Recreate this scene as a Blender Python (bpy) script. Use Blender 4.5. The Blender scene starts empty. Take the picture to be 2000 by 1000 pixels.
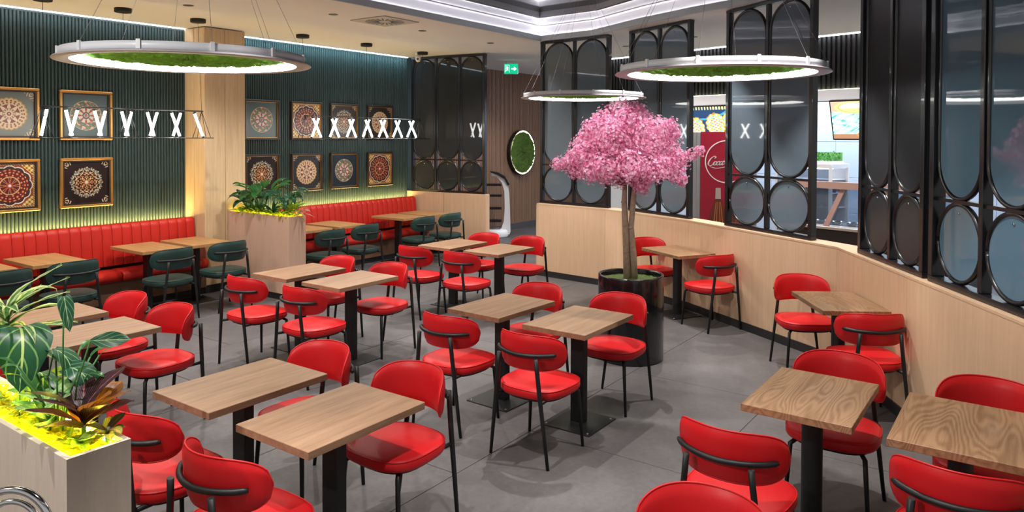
import bpy, math, random
import numpy as np
from mathutils import Vector, Matrix
random.seed(7)
S = bpy.context.scene
COL = S.collection
PI = math.pi
def R(a): return math.radians(a)

# ------------------------------------------------------------------ camera
cam_d = bpy.data.cameras.new('camera'); cam = bpy.data.objects.new('camera', cam_d); COL.objects.link(cam)
pitch, roll, yaw = R(1.2), R(.2), R(35.6)
F = Vector((math.cos(yaw)*math.cos(pitch), math.sin(yaw)*math.cos(pitch), -math.sin(pitch)))
R0 = Vector((math.sin(yaw), -math.cos(yaw), 0)); U0 = R0.cross(F)
Rt = R0*math.cos(roll)+U0*math.sin(roll); Up = Rt.cross(F)
mw = Matrix(((Rt.x, Up.x, -F.x, 0), (Rt.y, Up.y, -F.y, 0), (Rt.z, Up.z, -F.z, 2.073), (0, 0, 0, 1)))
cam.matrix_world = mw
cam_d.sensor_width = 36; cam_d.lens = 1432/2000*36; cam_d.shift_y = -(500-296.4)/2000
cam_d.clip_start = .05; cam_d.clip_end = 100
S.camera = cam
# ------------------------------------------------------------------ world, exposure
S.view_settings.view_transform = 'Standard'; S.view_settings.look = 'None'
S.view_settings.gamma = 1; S.view_settings.use_curve_mapping = False
S.view_settings.exposure = 0.25
w = bpy.data.worlds.new('world'); S.world = w; w.use_nodes = True
w.node_tree.nodes['Background'].inputs[0].default_value = (1.0, .97, .94, 1)
w.node_tree.nodes['Background'].inputs[1].default_value = 0.36

def lamp(name, kind, loc, energy, color=(1, .95, .88), **k):
    d = bpy.data.lights.new(name, kind); d.energy = energy; d.color = color
    for a, b in k.items():
        if a not in ('rot',): setattr(d, a, b)
    o = bpy.data.objects.new(name, d); o.location = loc
    if 'rot' in k: o.rotation_euler = k['rot']
    COL.objects.link(o); return o
SPOTS = [(2.4, 2.85), (5.2, 3.35), (7.6, 3.3), (2.6, 5.5), (4.9, 5.7), (7.5, 5.5), (4.3, 1.1), (6.5, 2.0), (2.0, .9), (.4, 2.6)]
for i, (x, y) in enumerate(SPOTS):
    lamp('spot_light', 'SPOT', (x, y, 3.93), 290, (1, .95, .90), spot_size=R(66), spot_blend=.35, shadow_soft_size=.025)
lamp('spot_light', 'SPOT', (-1.3, 3.1, 3.9), 330, (1, .95, .90), spot_size=R(100), spot_blend=.5, shadow_soft_size=.05, rot=(0, R(-38), 0))
WSPOTS = [(1.2, 7.3), (3.0, 7.3), (4.5, 7.3), (5.8, 6.747), (7.392, 6.792), (8.95, 6.819), (10.025, 3.999), (10.444, 5.285), (9.55, 2.6), (11.6, 7.9), (7.6, .3)]  # ceiling downlights, plus spots added to brighten benches, walls and counter
for x, y in WSPOTS:
    lamp('spot_light', 'SPOT', (x, y, 3.47), 125, (1, .94, .87), spot_size=R(135), spot_blend=.6, shadow_soft_size=.04)

# ------------------------------------------------------------------ materials
def nt(m): return m.node_tree.nodes, m.node_tree.links
def mat(name, color, rough=.5, metal=0, spec=.5, coat=0, emit=None, es=0, noise=None, bump=0, nscale=30, ior=None):
    m = bpy.data.materials.new(name); m.use_nodes = True
    N, L = nt(m); b = N['Principled BSDF']
    b.inputs['Base Color'].default_value = (*color, 1); b.inputs['Roughness'].default_value = rough
    b.inputs['Metallic'].default_value = metal; b.inputs['Specular IOR Level'].default_value = spec
    b.inputs['Coat Weight'].default_value = coat
    if ior: b.inputs['IOR'].default_value = ior
    if emit: b.inputs['Emission Color'].default_value = (*emit, 1); b.inputs['Emission Strength'].default_value = es
    if noise or bump:
        tc = N.new('ShaderNodeTexCoord'); n = N.new('ShaderNodeTexNoise'); n.inputs['Scale'].default_value = nscale; n.inputs['Detail'].default_value = 5
        L.new(tc.outputs['Object'], n.inputs['Vector'])
        if noise:
            r = N.new('ShaderNodeMix'); r.data_type = 'RGBA'
            r.inputs[6].default_value = (*color, 1); r.inputs[7].default_value = (*noise, 1)
            L.new(n.outputs['Fac'], r.inputs[0]); L.new(r.outputs[2], b.inputs['Base Color'])
        if bump:
            bp = N.new('ShaderNodeBump'); bp.inputs['Strength'].default_value = bump; bp.inputs['Distance'].default_value = .002
            L.new(n.outputs['Fac'], bp.inputs['Height']); L.new(bp.outputs[0], b.inputs['Normal'])
    return m
def ramp(N, stops):
    r = N.new('ShaderNodeValToRGB'); e = r.color_ramp.elements
    while len(e) < len(stops): e.new(.5)
    for i, (p, c) in enumerate(stops): e[i].position = p; e[i].color = (*c, 1)
    return r
def wood(name, c0, c1, axis='x', rough=.45, scale=1., cathedral=False, perobj=True):
    m = bpy.data.materials.new(name); m.use_nodes = True; N, L = nt(m); b = N['Principled BSDF']
    tc = N.new('ShaderNodeTexCoord'); mp = N.new('ShaderNodeMapping')
    s = {'x': (1.1, 16, 16), 'y': (16, 1.1, 16), 'z': (18, 18, 1.0)}[axis]
    mp.inputs['Scale'].default_value = tuple(v*scale for v in s)
    L.new(tc.outputs['Object'], mp.inputs['Vector'])
    if perobj:
        oi = N.new('ShaderNodeObjectInfo'); ml = N.new('ShaderNodeMath'); ml.operation = 'MULTIPLY'; ml.inputs[1].default_value = 40
        L.new(oi.outputs['Random'], ml.inputs[0]); cb = N.new('ShaderNodeCombineXYZ')
        for i in range(3): L.new(ml.outputs[0], cb.inputs[i])
        L.new(cb.outputs[0], mp.inputs['Location'])
    n = N.new('ShaderNodeTexNoise'); n.inputs['Scale'].default_value = 1.6; n.inputs['Detail'].default_value = 6; n.inputs['Roughness'].default_value = .6
    L.new(mp.outputs[0], n.inputs['Vector'])
    fine = N.new('ShaderNodeTexNoise'); fine.inputs['Scale'].default_value = 9; fine.inputs['Detail'].default_value = 4
    L.new(mp.outputs[0], fine.inputs['Vector'])
    src = n.outputs['Fac']
    if cathedral:
        mp2 = N.new('ShaderNodeMapping'); mp2.inputs['Scale'].default_value = (.8, 4.6, 2)
        L.new(tc.outputs['Object'], mp2.inputs['Vector']); L.new(cb.outputs[0], mp2.inputs['Location'])
        n3 = N.new('ShaderNodeTexNoise'); n3.inputs['Scale'].default_value = 1.1; n3.inputs['Detail'].default_value = 1.5
        L.new(mp2.outputs[0], n3.inputs['Vector'])
        m1 = N.new('ShaderNodeMath'); m1.operation = 'MULTIPLY'; m1.inputs[1].default_value = 190; L.new(n3.outputs['Fac'], m1.inputs[0])
        m2 = N.new('ShaderNodeMath'); m2.operation = 'SINE'; L.new(m1.outputs[0], m2.inputs[0])
        m3 = N.new('ShaderNodeMath'); m3.operation = 'MULTIPLY_ADD'; m3.inputs[1].default_value = .16; L.new(m2.outputs[0], m3.inputs[0]); L.new(n.outputs['Fac'], m3.inputs[2])
        src = m3.outputs[0]
    ad = N.new('ShaderNodeMath'); ad.operation = 'MULTIPLY_ADD'; ad.inputs[1].default_value = .35
    L.new(fine.outputs['Fac'], ad.inputs[0]); L.new(src, ad.inputs[2])
    r = ramp(N, [(.42, c1), (.86, c0)]); L.new(ad.outputs[0], r.inputs[0])
    L.new(r.outputs[0], b.inputs['Base Color']); b.inputs['Roughness'].default_value = rough; b.inputs['Specular IOR Level'].default_value = .35
    return m
M = {}
M['oak'] = wood('oak_tabletop', (.355, .212, .128), (.205, .112, .062), 'x', .42)
M['oakc'] = wood('oak_cathedral', (.36, .208, .112), (.225, .118, .056), 'x', .42, cathedral=True)
M['oakwall'] = wood('oak_tabletop_warm_lit', (.50, .28, .12), (.36, .19, .07), 'y', .42)  # table oak with the warm bench light put into its colour
M['pale'] = wood('pale_oak_veneer', (.70, .47, .31), (.61, .40, .25), 'z', .55)
M['pinkp'] = wood('pink_beige_veneer', (.62, .41, .31), (.57, .37, .275), 'z', .6)
M['grey_ven'] = wood('grey_beige_veneer', (.52, .44, .36), (.45, .37, .30), 'z', .6)
M['pillar'] = wood('golden_oak_veneer', (.72, .53, .33), (.56, .39, .22), 'z', .5)
M['red'] = mat('red_leather', (.60, .012, .015), .42, spec=.32, bump=.12, nscale=160, noise=(.53, .008, .012))
M['red_bench'] = mat('red_bench_leather', (.50, .018, .010), .45, spec=.35, bump=.1, nscale=120)
M['green'] = mat('green_leather', (.016, .050, .044), .45, bump=.12, nscale=160)
M['black'] = mat('black_powder_coat', (.006, .006, .007), .5)
M['blackg'] = mat('black_gloss_metal', (.008, .009, .012), .3, coat=.2)
M['potm'] = mat('black_glazed_pot', (.006, .006, .008), .18, coat=.3)
M['ceil'] = mat('ceiling_paint', (.78, .77, .77), .8)
M['cove'] = mat('cove_paint', (.88, .87, .90), .6)
M['covegrey'] = mat('cove_grey_trim', (.52, .58, .64), .5)
M['darkceil'] = mat('dark_stretch_ceiling', (.010, .007, .007), .06, spec=.28)
M['wallgreen'] = mat('green_fluted_panel', (.030, .056, .054), .45)
M['brownslat'] = mat('brown_slat', (.27, .150, .095), .55)
M['brownback'] = mat('brown_slat_backing', (.06, .032, .02), .7)
M['blackslat'] = mat('black_slat', (.035, .036, .04), .5)
M['white'] = mat('white_plastic', (.78, .78, .79), .35)
M['whitewall'] = mat('white_wall', (.70, .74, .80), .6)
M['grout'] = mat('dark_grout', (.085, .08, .078), .9)
M['skirt'] = mat('dark_skirting', (.02, .019, .02), .4)
M['plinth'] = wood('dark_oak_plinth', (.17, .09, .05), (.12, .06, .035), 'x', .6)
M['gold'] = mat('antique_gold', (.62, .33, .09), .35, metal=.8)
M['darkframe'] = mat('dark_bronze_frame', (.035, .02, .012), .4)
M['ringm'] = mat('pendant_white_metal', (.78, .80, .84), .35)
M['ringlip'] = mat('pendant_grey_lip', (.46, .43, .46), .4)
M['wire'] = mat('steel_wire', (.30, .30, .32), .35, metal=.7)
M['chrome'] = mat('chrome', (.75, .75, .74), .12, metal=1)
M['bark'] = mat('tree_bark', (.44, .32, .24), .8, noise=(.20, .13, .09), bump=.8, nscale=45)
M['moss'] = mat('pot_moss', (.10, .16, .02), .9, noise=(.04, .06, .01), nscale=60)
M['grating'] = mat('led_opal', (1, 1, 1), .4, emit=(1, .98, .95), es=5)
M['ledring'] = mat('ring_led', (1, 1, 1), .4, emit=(1, 1, .98), es=12)
M['ledtube'] = mat('tube_led', (1, 1, 1), .4, emit=(1, .99, .97), es=14)
M['ledwarm'] = mat('warm_strip', (1, .9, .7), .4, emit=(1, .72, .26), es=22)
M['ledwhite'] = mat('white_strip', (1, 1, 1), .4, emit=(.95, .94, 1), es=6)
M['ledtop'] = mat('top_wall_strip', (1, 1, 1), .4, emit=(.65, .88, 1), es=5)
M['ledyel'] = mat('planter_strip', (1, 1, .5), .4, emit=(1, .85, .10), es=60)
M['ledhalo'] = mat('halo_strip', (1, 1, .7), .4, emit=(1, .97, .62), es=9)
def tile_mat():
    m = bpy.data.materials.new('grey_stone_tile'); m.use_nodes = True; N, L = nt(m); b = N['Principled BSDF']
    tc = N.new('ShaderNodeNewGeometry'); n = N.new('ShaderNodeTexNoise'); n.inputs['Scale'].default_value = 1.3; n.inputs['Detail'].default_value = 8; n.inputs['Roughness'].default_value = .62
    L.new(tc.outputs['Position'], n.inputs['Vector'])
    n2 = N.new('ShaderNodeTexNoise'); n2.inputs['Scale'].default_value = 26; n2.inputs['Detail'].default_value = 5; n2.inputs['Distortion'].default_value = .6
    L.new(tc.outputs['Position'], n2.inputs['Vector'])
    a = N.new('ShaderNodeMath'); a.operation = 'MULTIPLY_ADD'; a.inputs[1].default_value = .35; L.new(n2.outputs['Fac'], a.inputs[0]); L.new(n.outputs['Fac'], a.inputs[2])
    r = ramp(N, [(.42, (.074, .067, .070)), (.66, (.102, .094, .097)), (.88, (.140, .130, .132))]); L.new(a.outputs[0], r.inputs[0])
    L.new(r.outputs[0], b.inputs['Base Color']); b.inputs['Roughness'].default_value = .5; b.inputs['Specular IOR Level'].default_value = .35
    return m
M['tile'] = tile_mat()
def glass_mat(name, col, tr):
    m = bpy.data.materials.new(name); m.use_nodes = True; N, L = nt(m); b = N['Principled BSDF']
    b.inputs['Base Color'].default_value = (*col, 1); b.inputs['Roughness'].default_value = .03; b.inputs['IOR'].default_value = 1.5
    t = N.new('ShaderNodeBsdfTransparent'); t.inputs[0].default_value = (.55, .62, .70, 1)
    x = N.new('ShaderNodeMixShader'); x.inputs[0].default_value = tr
    L.new(b.outputs[0], x.inputs[1]); L.new(t.outputs[0], x.inputs[2]); L.new(x.outputs[0], N['Material Output'].inputs[0])
    return m
M['glass'] = glass_mat('blue_grey_film_glass', (.135, .180, .225), .05)
M['glassd'] = glass_mat('smoked_grey_glass', (.032, .034, .038), .04)
M['glassb'] = glass_mat('blue_haze_glass', (.115, .205, .285), .05)  # same screen glass, blue haze of its reflections put into the colour
M['glassm'] = glass_mat('dark_reflection_glass', (.038, .040, .046), .02)  # same screen glass, the dark it reflects put into the colour
M['glassm'].node_tree.nodes['Principled BSDF'].inputs['Roughness'].default_value = .22; M['glassm'].node_tree.nodes['Principled BSDF'].inputs['IOR'].default_value = 1.25
M['clear'] = glass_mat('clear_glass', (.5, .55, .6), .85)
def attr_mat(name, rough=.4, emit=0):
    m = bpy.data.materials.new(name); m.use_nodes = True; N, L = nt(m); b = N['Principled BSDF']
    a = N.new('ShaderNodeAttribute'); a.attribute_name = 'Col'
    L.new(a.outputs['Color'], b.inputs['Base Color']); b.inputs['Roughness'].default_value = rough
    if emit:
        L.new(a.outputs['Color'], b.inputs['Emission Color']); b.inputs['Emission Strength'].default_value = emit
    return m
M['print'] = attr_mat('printed_artwork', .3)
M['screen'] = attr_mat('lit_screen', .3, 1.3)

# ------------------------------------------------------------------ mesh helper
class MB:
    def __init__(s): s.v = []; s.f = []; s.sm = []; s.c = []
    def add(s, vs, fs, smooth=False):
        o = len(s.v); s.v += [tuple(p) for p in vs]; s.f += [tuple(i+o for i in f) for f in fs]; s.sm += [smooth]*len(fs); return s
    def box(s, x0, y0, z0, x1, y1, z1):
        v = [(x0, y0, z0), (x1, y0, z0), (x1, y1, z0), (x0, y1, z0), (x0, y0, z1), (x1, y0, z1), (x1, y1, z1), (x0, y1, z1)]
        return s.add(v, [(0, 3, 2, 1), (4, 5, 6, 7), (0, 1, 5, 4), (1, 2, 6, 5), (2, 3, 7, 6), (3, 0, 4, 7)])
    def bbox(s, x0, y0, z0, x1, y1, z1, b=.004):   # bevelled (chamfered) box
        o = []
        for z, i in ((z0, b), (z0+b, 0), (z1-b, 0), (z1, b)):
            o.append([(x0+i, y0+b+i, z), (x0+b+i, y0+i, z), (x1-b-i, y0+i, z), (x1-i, y0+b+i, z), (x1-i, y1-b-i, z), (x1-b-i, y1-i, z), (x0+b+i, y1-i, z), (x0+i, y1-b-i, z)])
        return s.loft(o)
    def obox(s, a, b, w, z0, z1, side=0):   # box along a->b in plan, width w; side -1/0/1 shifts
        a = Vector(a[:2]); b = Vector(b[:2]); t = (b-a).normalized(); n = Vector((t.y, -t.x))
        o = n*(w/2*side); p = [a+o-n*w/2, b+o-n*w/2, b+o+n*w/2, a+o+n*w/2]
        v = [(q.x, q.y, z0) for q in p]+[(q.x, q.y, z1) for q in p]
        return s.add(v, [(0, 1, 2, 3), (7, 6, 5, 4), (0, 4, 5, 1), (1, 5, 6, 2), (2, 6, 7, 3), (3, 7, 4, 0)])
    def loft(s, rings, smooth=False, cap=True, closed=True):
        n = len(rings[0]); vs = [p for r in rings for p in r]; fs = []
        for i in range(len(rings)-1):
            for j in range(n if closed else n-1):
                k = (j+1) % n; fs.append((i*n+j, i*n+k, (i+1)*n+k, (i+1)*n+j))
        s.add(vs, fs, smooth)
        if cap:
            o = len(s.v)-len(vs); s.f += [tuple(o+j for j in reversed(range(n))), tuple(o+(len(rings)-1)*n+j for j in range(n))]; s.sm += [False, False]
        return s
    def tube(s, pts, r, n=8, cap=True, loop=False, sx=1):
        pts = [Vector(p) for p in pts]; rr = r if isinstance(r, (list, tuple)) else [r]*len(pts)
        rings = []; up = None; m = len(pts)
        for i, p in enumerate(pts):
            if loop: t = pts[(i+1) % m]-pts[i-1]
            else: t = pts[min(i+1, m-1)]-pts[max(i-1, 0)]
            t.normalize()
            if up is None:
                up = Vector((0, 0, 1)) if abs(t.z) < .9 else Vector((1, 0, 0))
            u = up-t*up.dot(t)
            if u.length < 1e-6: u = t.orthogonal()
            u.normalize(); up = u; v = t.cross(u)
            rings.append([p+(u*math.cos(2*PI*j/n)+v*sx*math.sin(2*PI*j/n))*rr[i] for j in range(n)])
        if loop: rings.append(rings[0])
        return s.loft(rings, True, cap and not loop)
    def lathe(s, prof, n=32, c=(0, 0, 0), cap=False):
        rings = [[(c[0]+r*math.cos(2*PI*j/n), c[1]+r*math.sin(2*PI*j/n), c[2]+z) for j in range(n)] for r, z in prof]
        return s.loft(rings, True, cap)
    def prism(s, poly, z0, z1):
        return s.loft([[(x, y, z0) for x, y in poly], [(x, y, z1) for x, y in poly]])
    def grid(s, P, smooth=True):
        n = len(P[0]); return s.add([p for r in P for p in r], [(i*n+j, i*n+j+1, (i+1)*n+j+1, (i+1)*n+j) for i in range(len(P)-1) for j in range(n-1)], smooth)
    def mesh(s, name, m=None):
        me = bpy.data.meshes.new(name); me.from_pydata(s.v, [], s.f); me.polygons.foreach_set('use_smooth', s.sm)
        if m: me.materials.append(M[m] if isinstance(m, str) else m)
        me.update(); return me
    def build(s, name, m, parent=None, loc=None, rot=None):
        return ob(name, s.mesh(name, m), parent, loc, rot)
def ob(name, me, parent=None, loc=None, rot=None):
    o = bpy.data.objects.new(name, me); COL.objects.link(o)
    if parent: o.parent = parent
    if loc: o.location = loc
    if rot: o.rotation_euler = rot
    return o
def tag(o, label=None, cat=None, group=None, kind=None):
    if label: o['label'] = label
    if cat: o['category'] = cat
    if group: o['group'] = group
    if kind: o['kind'] = kind
    return o
def thing(name, label, cat, loc=(0, 0, 0), rz=0, group=None):
    o = bpy.data.objects.new(name, None); o.empty_display_size = .1; COL.objects.link(o); o.location = loc; o.rotation_euler = (0, 0, rz)
    return tag(o, label, cat, group)
def dup(root, loc, rz, label, group=None):
    def cp(o, par):
        c = o.copy(); COL.objects.link(c); c.parent = par
        for ch in kids.get(o, []): cp(ch, c)
        return c
    kids = {}
    for o in root.children_recursive: kids.setdefault(o.parent, []).append(o)
    r = cp(root, None); r.location = loc; r.rotation_euler = (0, 0, rz); r['label'] = label
    if group: r['group'] = group
    return r
def struct(name, mb, m, label=None):
    o = mb.build(name, m); o['kind'] = 'structure'
    o['label'] = label or name.replace('_', ' '); return o

# ================================================================== SETTING
WP = [(9.12, 6.07), (9.00, 4.85), (8.38, 3.39), (7.16, 1.47), (4.80, .03), (2.9, -1.15)]   # front face of the low wall, plan
def offs(P, d):
    out = []
    for i, p in enumerate(P):
        p = Vector(p); ns = []
        for a, b in ((i-1, i), (i, i+1)):
            if a >= 0 and b < len(P):
                t = (Vector(P[b])-Vector(P[a])).normalized(); ns.append(Vector((-t.y, t.x)))
        n = sum(ns, Vector((0, 0)))/len(ns); n = n/(n.length**2)
        out.append(tuple(p+n*d))
    return out
# floor and tiles
fl = struct('floor', MB().box(-3, -4, -.12, 18, 9.9, -.004), 'grout', 'grey stone tiled floor with thin dark joints')
tm = MB().bbox(-.797, -.597, -.02, .797, .597, 0, .0015).mesh('tile', 'tile')
row = 0; y = 2.87-1.2*5+.6
while y < 9.9:
    x = 4.25-1.6*4-.8+(0 if row % 2 == 0 else -.02)
    off_ = (row*1.58) % 1.6
    while x < 17.5:
        ob('tile', tm, fl, (x+off_*0+((row % 2)*.8), y, 0)); x += 1.6
    row += 1; y += 1.2
# left wall with fluted panels
wl = struct('wall_left', MB().box(-3, 9.33, 0, 9.95, 9.5, 3.5), 'wallgreen', 'dark green fluted wall behind the red benches')
def flutes(x0, x1, y, z0, z1, pitch, depth, seam=None):
    mb = MB(); n = int((x1-x0)/pitch)
    for i in range(n):
        a = x0+i*pitch; pr = []
        for k in range(7):
            t = PI*k/6; pr.append((a+pitch*.5-math.cos(t)*pitch*.43, y-math.sin(t)*depth))
        pr.append((a+pitch, y)); pr = [(a, y)]+pr
        mb.loft([[(px, py, z0) for px, py in pr], [(px, py, z1) for px, py in pr]], True, False, False)
    return mb
f1 = flutes(-3, 5.5, 9.33, .5, 3.47, .0385, .022).build('fluted_panel', 'wallgreen', wl); f1['kind'] = 'stuff'
f2 = flutes(6.0, 9.74, 9.33, .5, 3.47, .0385, .022).build('fluted_panel', 'wallgreen', wl); f2['kind'] = 'stuff'
MB().box(-3, 9.29, 3.488, 5.46, 9.31, 3.5).build('light_strip', 'ledwhite', wl)
MB().box(6.05, 9.29, 3.486, 9.73, 9.31, 3.5).build('light_strip', 'ledtop', wl)
lamp('wall_wash', 'AREA', (7.9, 9.2, 3.46), 10, (.45, .8, 1), shape='RECTANGLE', size=3.6, size_y=.03, rot=(R(15), 0, 0))
lamp('wall_wash', 'AREA', (3.2, 9.2, 3.46), 6, (.8, .9, 1), shape='RECTANGLE', size=4.4, size_y=.03, rot=(R(15), 0, 0))
# pillar
pl = struct('wall_pillar', MB().box(5.47, 8.86, 0, 6.05, 9.34, 3.49), 'pillar', 'square oak veneered pillar between the two benches')
for x0, x1 in ((5.462, 5.752), (5.758, 6.058)):
    MB().bbox(x0, 8.848, .1, x1, 8.862, 3.485, .002).build('panel', 'pillar', pl)
for y0, y1 in ((8.85, 9.09), (9.096, 9.325)):
    MB().bbox(5.456, y0, .1, 5.47, y1, 3.485, .002).build('panel', 'pillar', pl)
struct('baseboard_pillar', MB().box(5.44, 8.83, 0, 6.07, 9.33, .1), 'skirt', 'black skirting round the oak pillar')
# brown slatted back wall
wb = struct('wall_back', MB().box(9.95, 9.53, 0, 18, 9.7, 3.5), 'brownback', 'brown slatted wall beyond the glass partition')
mb = MB(); x = 9.96
while x < 16.5: mb.box(x, 9.495, .12, x+.032, 9.53, 3.5); x += .048
o = mb.build('slats', 'brownslat', wb); o['kind'] = 'stuff'
struct('baseboard_back', MB().box(9.95, 9.48, 0, 17, 9.53, .13), mat('grey_skirting', (.075, .072, .075), .4), 'dark grey skirting under brown slats')
# low partition between bench and corridor
pa, pb = (9.74, 9.32), (9.93, 7.66)
wp = struct('wall_partition', MB().obox((9.80, 9.32), (9.985, 7.68), .09, 0, 1.06), 'pale', 'low pale oak wall beside the last bench')
MB().obox((9.745, 9.32), (9.835, 8.52), .02, .09, 1.07).build('panel', 'pale', wp)
MB().obox((9.836, 8.51), (9.93, 7.66), .02, .09, 1.07).build('panel', 'pale', wp)
MB().obox((9.93, 7.655), (10.04, 7.667), .012, .09, 1.07).build('panel', 'pale', wp)
MB().obox((9.79, 9.32), (9.985, 7.665), .12, 1.06, 1.078).build('ledge', 'pale', wp)
struct('baseboard_partition', MB().obox((9.745, 9.3), (9.935, 7.66), .03, 0, .09), 'skirt', 'black skirting of the low oak wall beside the bench')
# low right wall
back = offs(WP, .22)
mb = MB()
for i in range(len(WP)-1):
    p = [offs(WP, .012)[i], offs(WP, .012)[i+1], back[i+1], back[i]]; mb.prism(p, 0, 1.055)
wr = struct('wall_right', mb, 'pale', 'low pale oak wall curving along the right side')
fr, bk = offs(WP, 0), offs(WP, .014)
def lerp(a, b, t): return (a[0]+(b[0]-a[0])*t, a[1]+(b[1]-a[1])*t)
for i in range(len(WP)-1):
    Ls = math.dist(WP[i], WP[i+1]); n = max(1, round(Ls/1.25))
    for k in range(n):
        g = .0015/Ls
        a0, a1 = lerp(fr[i], fr[i+1], k/n+g), lerp(fr[i], fr[i+1], (k+1)/n-g); b0, b1 = lerp(bk[i], bk[i+1], k/n+g), lerp(bk[i], bk[i+1], (k+1)/n-g)
        MB().prism([a0, a1, b1, b0], .085, 1.058).build('panel', 'pale', wr)
    fi, bi = offs(WP, -.002), offs(WP, .222)
    MB().prism([fi[i], fi[i+1], bi[i+1], bi[i]], 1.058, 1.075).build('ledge', 'pale', wr)
a, b = offs(WP, 0), offs(WP, .22)
MB().prism([(9.135, 6.071), (9.135-.012, 6.083), (b[0][0]-.01, b[0][1]+.012), b[0]], .085, 1.058).build('panel', 'pale', wr)
mb = MB(); s0, s1 = offs(WP, -.012), offs(WP, .02)
for i in range(len(WP)-1): mb.prism([s0[i], s0[i+1], s1[i+1], s1[i]], 0, .085)
struct('baseboard_right', mb, 'skirt', 'black skirting along the curved low wall')
# ceiling with cut-out
CUT = [(9.19, 6.05), (9.10, 5.15), (8.51, 4.107), (8.14, 3.28), (7.92, 2.68), (7.62, 2.10), (7.05, 1.42), (4.72, 0.0), (2.9, -1.15), (-1.5, -1.6), (-1.6, 6.0)]
def ceil_poly(z):
    O = [(18, 9.7), (18, -4), (-3, -4), (-3, 9.7)]
    # two L-shaped pieces around the hole
    A = [(9.19, 6.05), (18, 6.05), (18, 9.7), (-3, 9.7), (-3, 6.0), (-1.6, 6.0)]
    B = [(-1.6, 6.0), (-3, 6.0), (-3, -4), (18, -4), (18, 6.05), (9.19, 6.05)]+CUT[1:10]
    return A, B
A, B = ceil_poly(3.5)
mb = MB()
for P in (A, B):
    mb.loft([[(x, y, 3.5) for x, y in P], [(x, y, 3.56) for x, y in P]])
# triangulate safely: n-gons are fine here
ce = struct('ceiling', mb, 'ceil', 'beige plastered ceiling around a recessed cove')
def band(P, z0, z1, d0, d1, name, m, par):
    Q = P+[P[0]]; a = cut_off(d0); b = cut_off(d1); mb = MB(); n = len(a)
    for i in range(n):
        j = (i+1) % n
        mb.prism([a[i], a[j], b[j], b[i]], z0, z1)
    return mb.build(name, m, par)
def cut_off(d):   # offset the cut-out outwards
    n = len(CUT); out = []
    for i in range(n):
        p0, p, p2 = Vector(CUT[i-1]), Vector(CUT[i]), Vector(CUT[(i+1) % n])
        t0 = (p-p0).normalized(); t1 = (p2-p).normalized()
        nn = Vector((-t0.y, t0.x))+Vector((-t1.y, t1.x)); nn = nn/(nn.length**2)*2
        out.append(tuple(p+nn*d))
    return out
band(CUT, 3.497, 3.57, -.012, .02, 'fascia', 'covegrey', ce)
band(CUT, 3.57, 3.73, .14, .17, 'cove_wall', 'cove', ce)
band(CUT, 3.57, 3.585, .02, .14, 'cove_shelf', 'cove', ce)
band(CUT, 3.73, 3.745, .05, .17, 'cove_shelf', 'cove', ce)
band(CUT, 3.745, 3.87, .17, .20, 'cove_wall', 'cove', ce)
band(CUT, 3.87, 3.955, .10, .13, 'fascia', mat('cove_dark_trim', (.28, .28, .30), .5), ce)
band(CUT, 3.87, 3.88, .10, .20, 'cove_shelf', 'cove', ce)
band(CUT, 3.585, 3.597, .118, .138, 'light_strip', 'ledwhite', ce)
band(CUT, 3.745, 3.757, .148, .168, 'light_strip', 'ledwhite', ce)
MB().prism(cut_off(.13), 3.955, 4.0).build('recessed_ceiling', 'darkceil', ce)
# bulkhead over the serving counter
BK = [(12.3, 7.2), (10.0, -1.4)]
wk = struct('wall_counter', MB().obox(BK[0], BK[1], .3, 2.59, 3.5, -1), 'blackslat', 'black slatted bulkhead over the serving counter')
mb = MB(); Lb = math.dist(*BK); tb = ((BK[1][0]-BK[0][0])/Lb, (BK[1][1]-BK[0][1])/Lb); s = 0
nb = (tb[1], -tb[0])   # toward room (-x)
def bkp(s, d=0): return (BK[0][0]+tb[0]*s+nb[0]*d, BK[0][1]+tb[1]*s+nb[1]*d)
while s < Lb:
    mb.obox(bkp(s, .02), bkp(s+.035, .02), .04, 2.76, 3.5); s += .07
o = mb.build('slats', 'blackslat', wk); o['kind'] = 'stuff'
MB().obox(bkp(0, .03), bkp(Lb, .03), .1, 2.59, 2.74).build('light_band', mat('lit_white_band', (.75, .74, .78), .5, emit=(1, .96, .95), es=.22), wk)
MB().obox(bkp(0, .055), bkp(Lb, .055), .02, 2.741, 2.746).build('light_strip', 'ledhalo', wk)
MB().obox(bkp(0, .1), bkp(Lb, .1), .03, 3.485, 3.495).build('light_strip', 'ledwhite', wk)
kb = offs([BK[1], BK[0]], -2.2)
wkb = struct('wall_kitchen', MB().obox(kb[0], kb[1], .1, 0, 3.5), 'whitewall', 'bluish white tiled kitchen wall behind the counter')
lamp('kitchen_light', 'AREA', (12.6, 3.0, 3.3), 230, (.80, .88, 1), shape='RECTANGLE', size=.9, size_y=8, rot=(0, 0, R(-15)))
# kitchen wall tiles
kd = Vector((kb[1][0]-kb[0][0], kb[1][1]-kb[0][1])).normalized(); kn = Vector((-kd.y, kd.x))
if kn.x > 0: kn = -kn
tmk = MB().bbox(-.296, -.006, -.296, .296, .006, .296, .003).mesh('tile', mat('white_glazed_tile', (.62, .72, .86), .25))
ang = math.atan2(kd.y, kd.x)
for i in range(14):
    for j in range(4):
        p = Vector(kb[0])+kd*(1.0+i*.6)+kn*.056; ob('tile', tmk, wkb, (p.x, p.y, .5+j*.6), (0, 0, ang))

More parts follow.
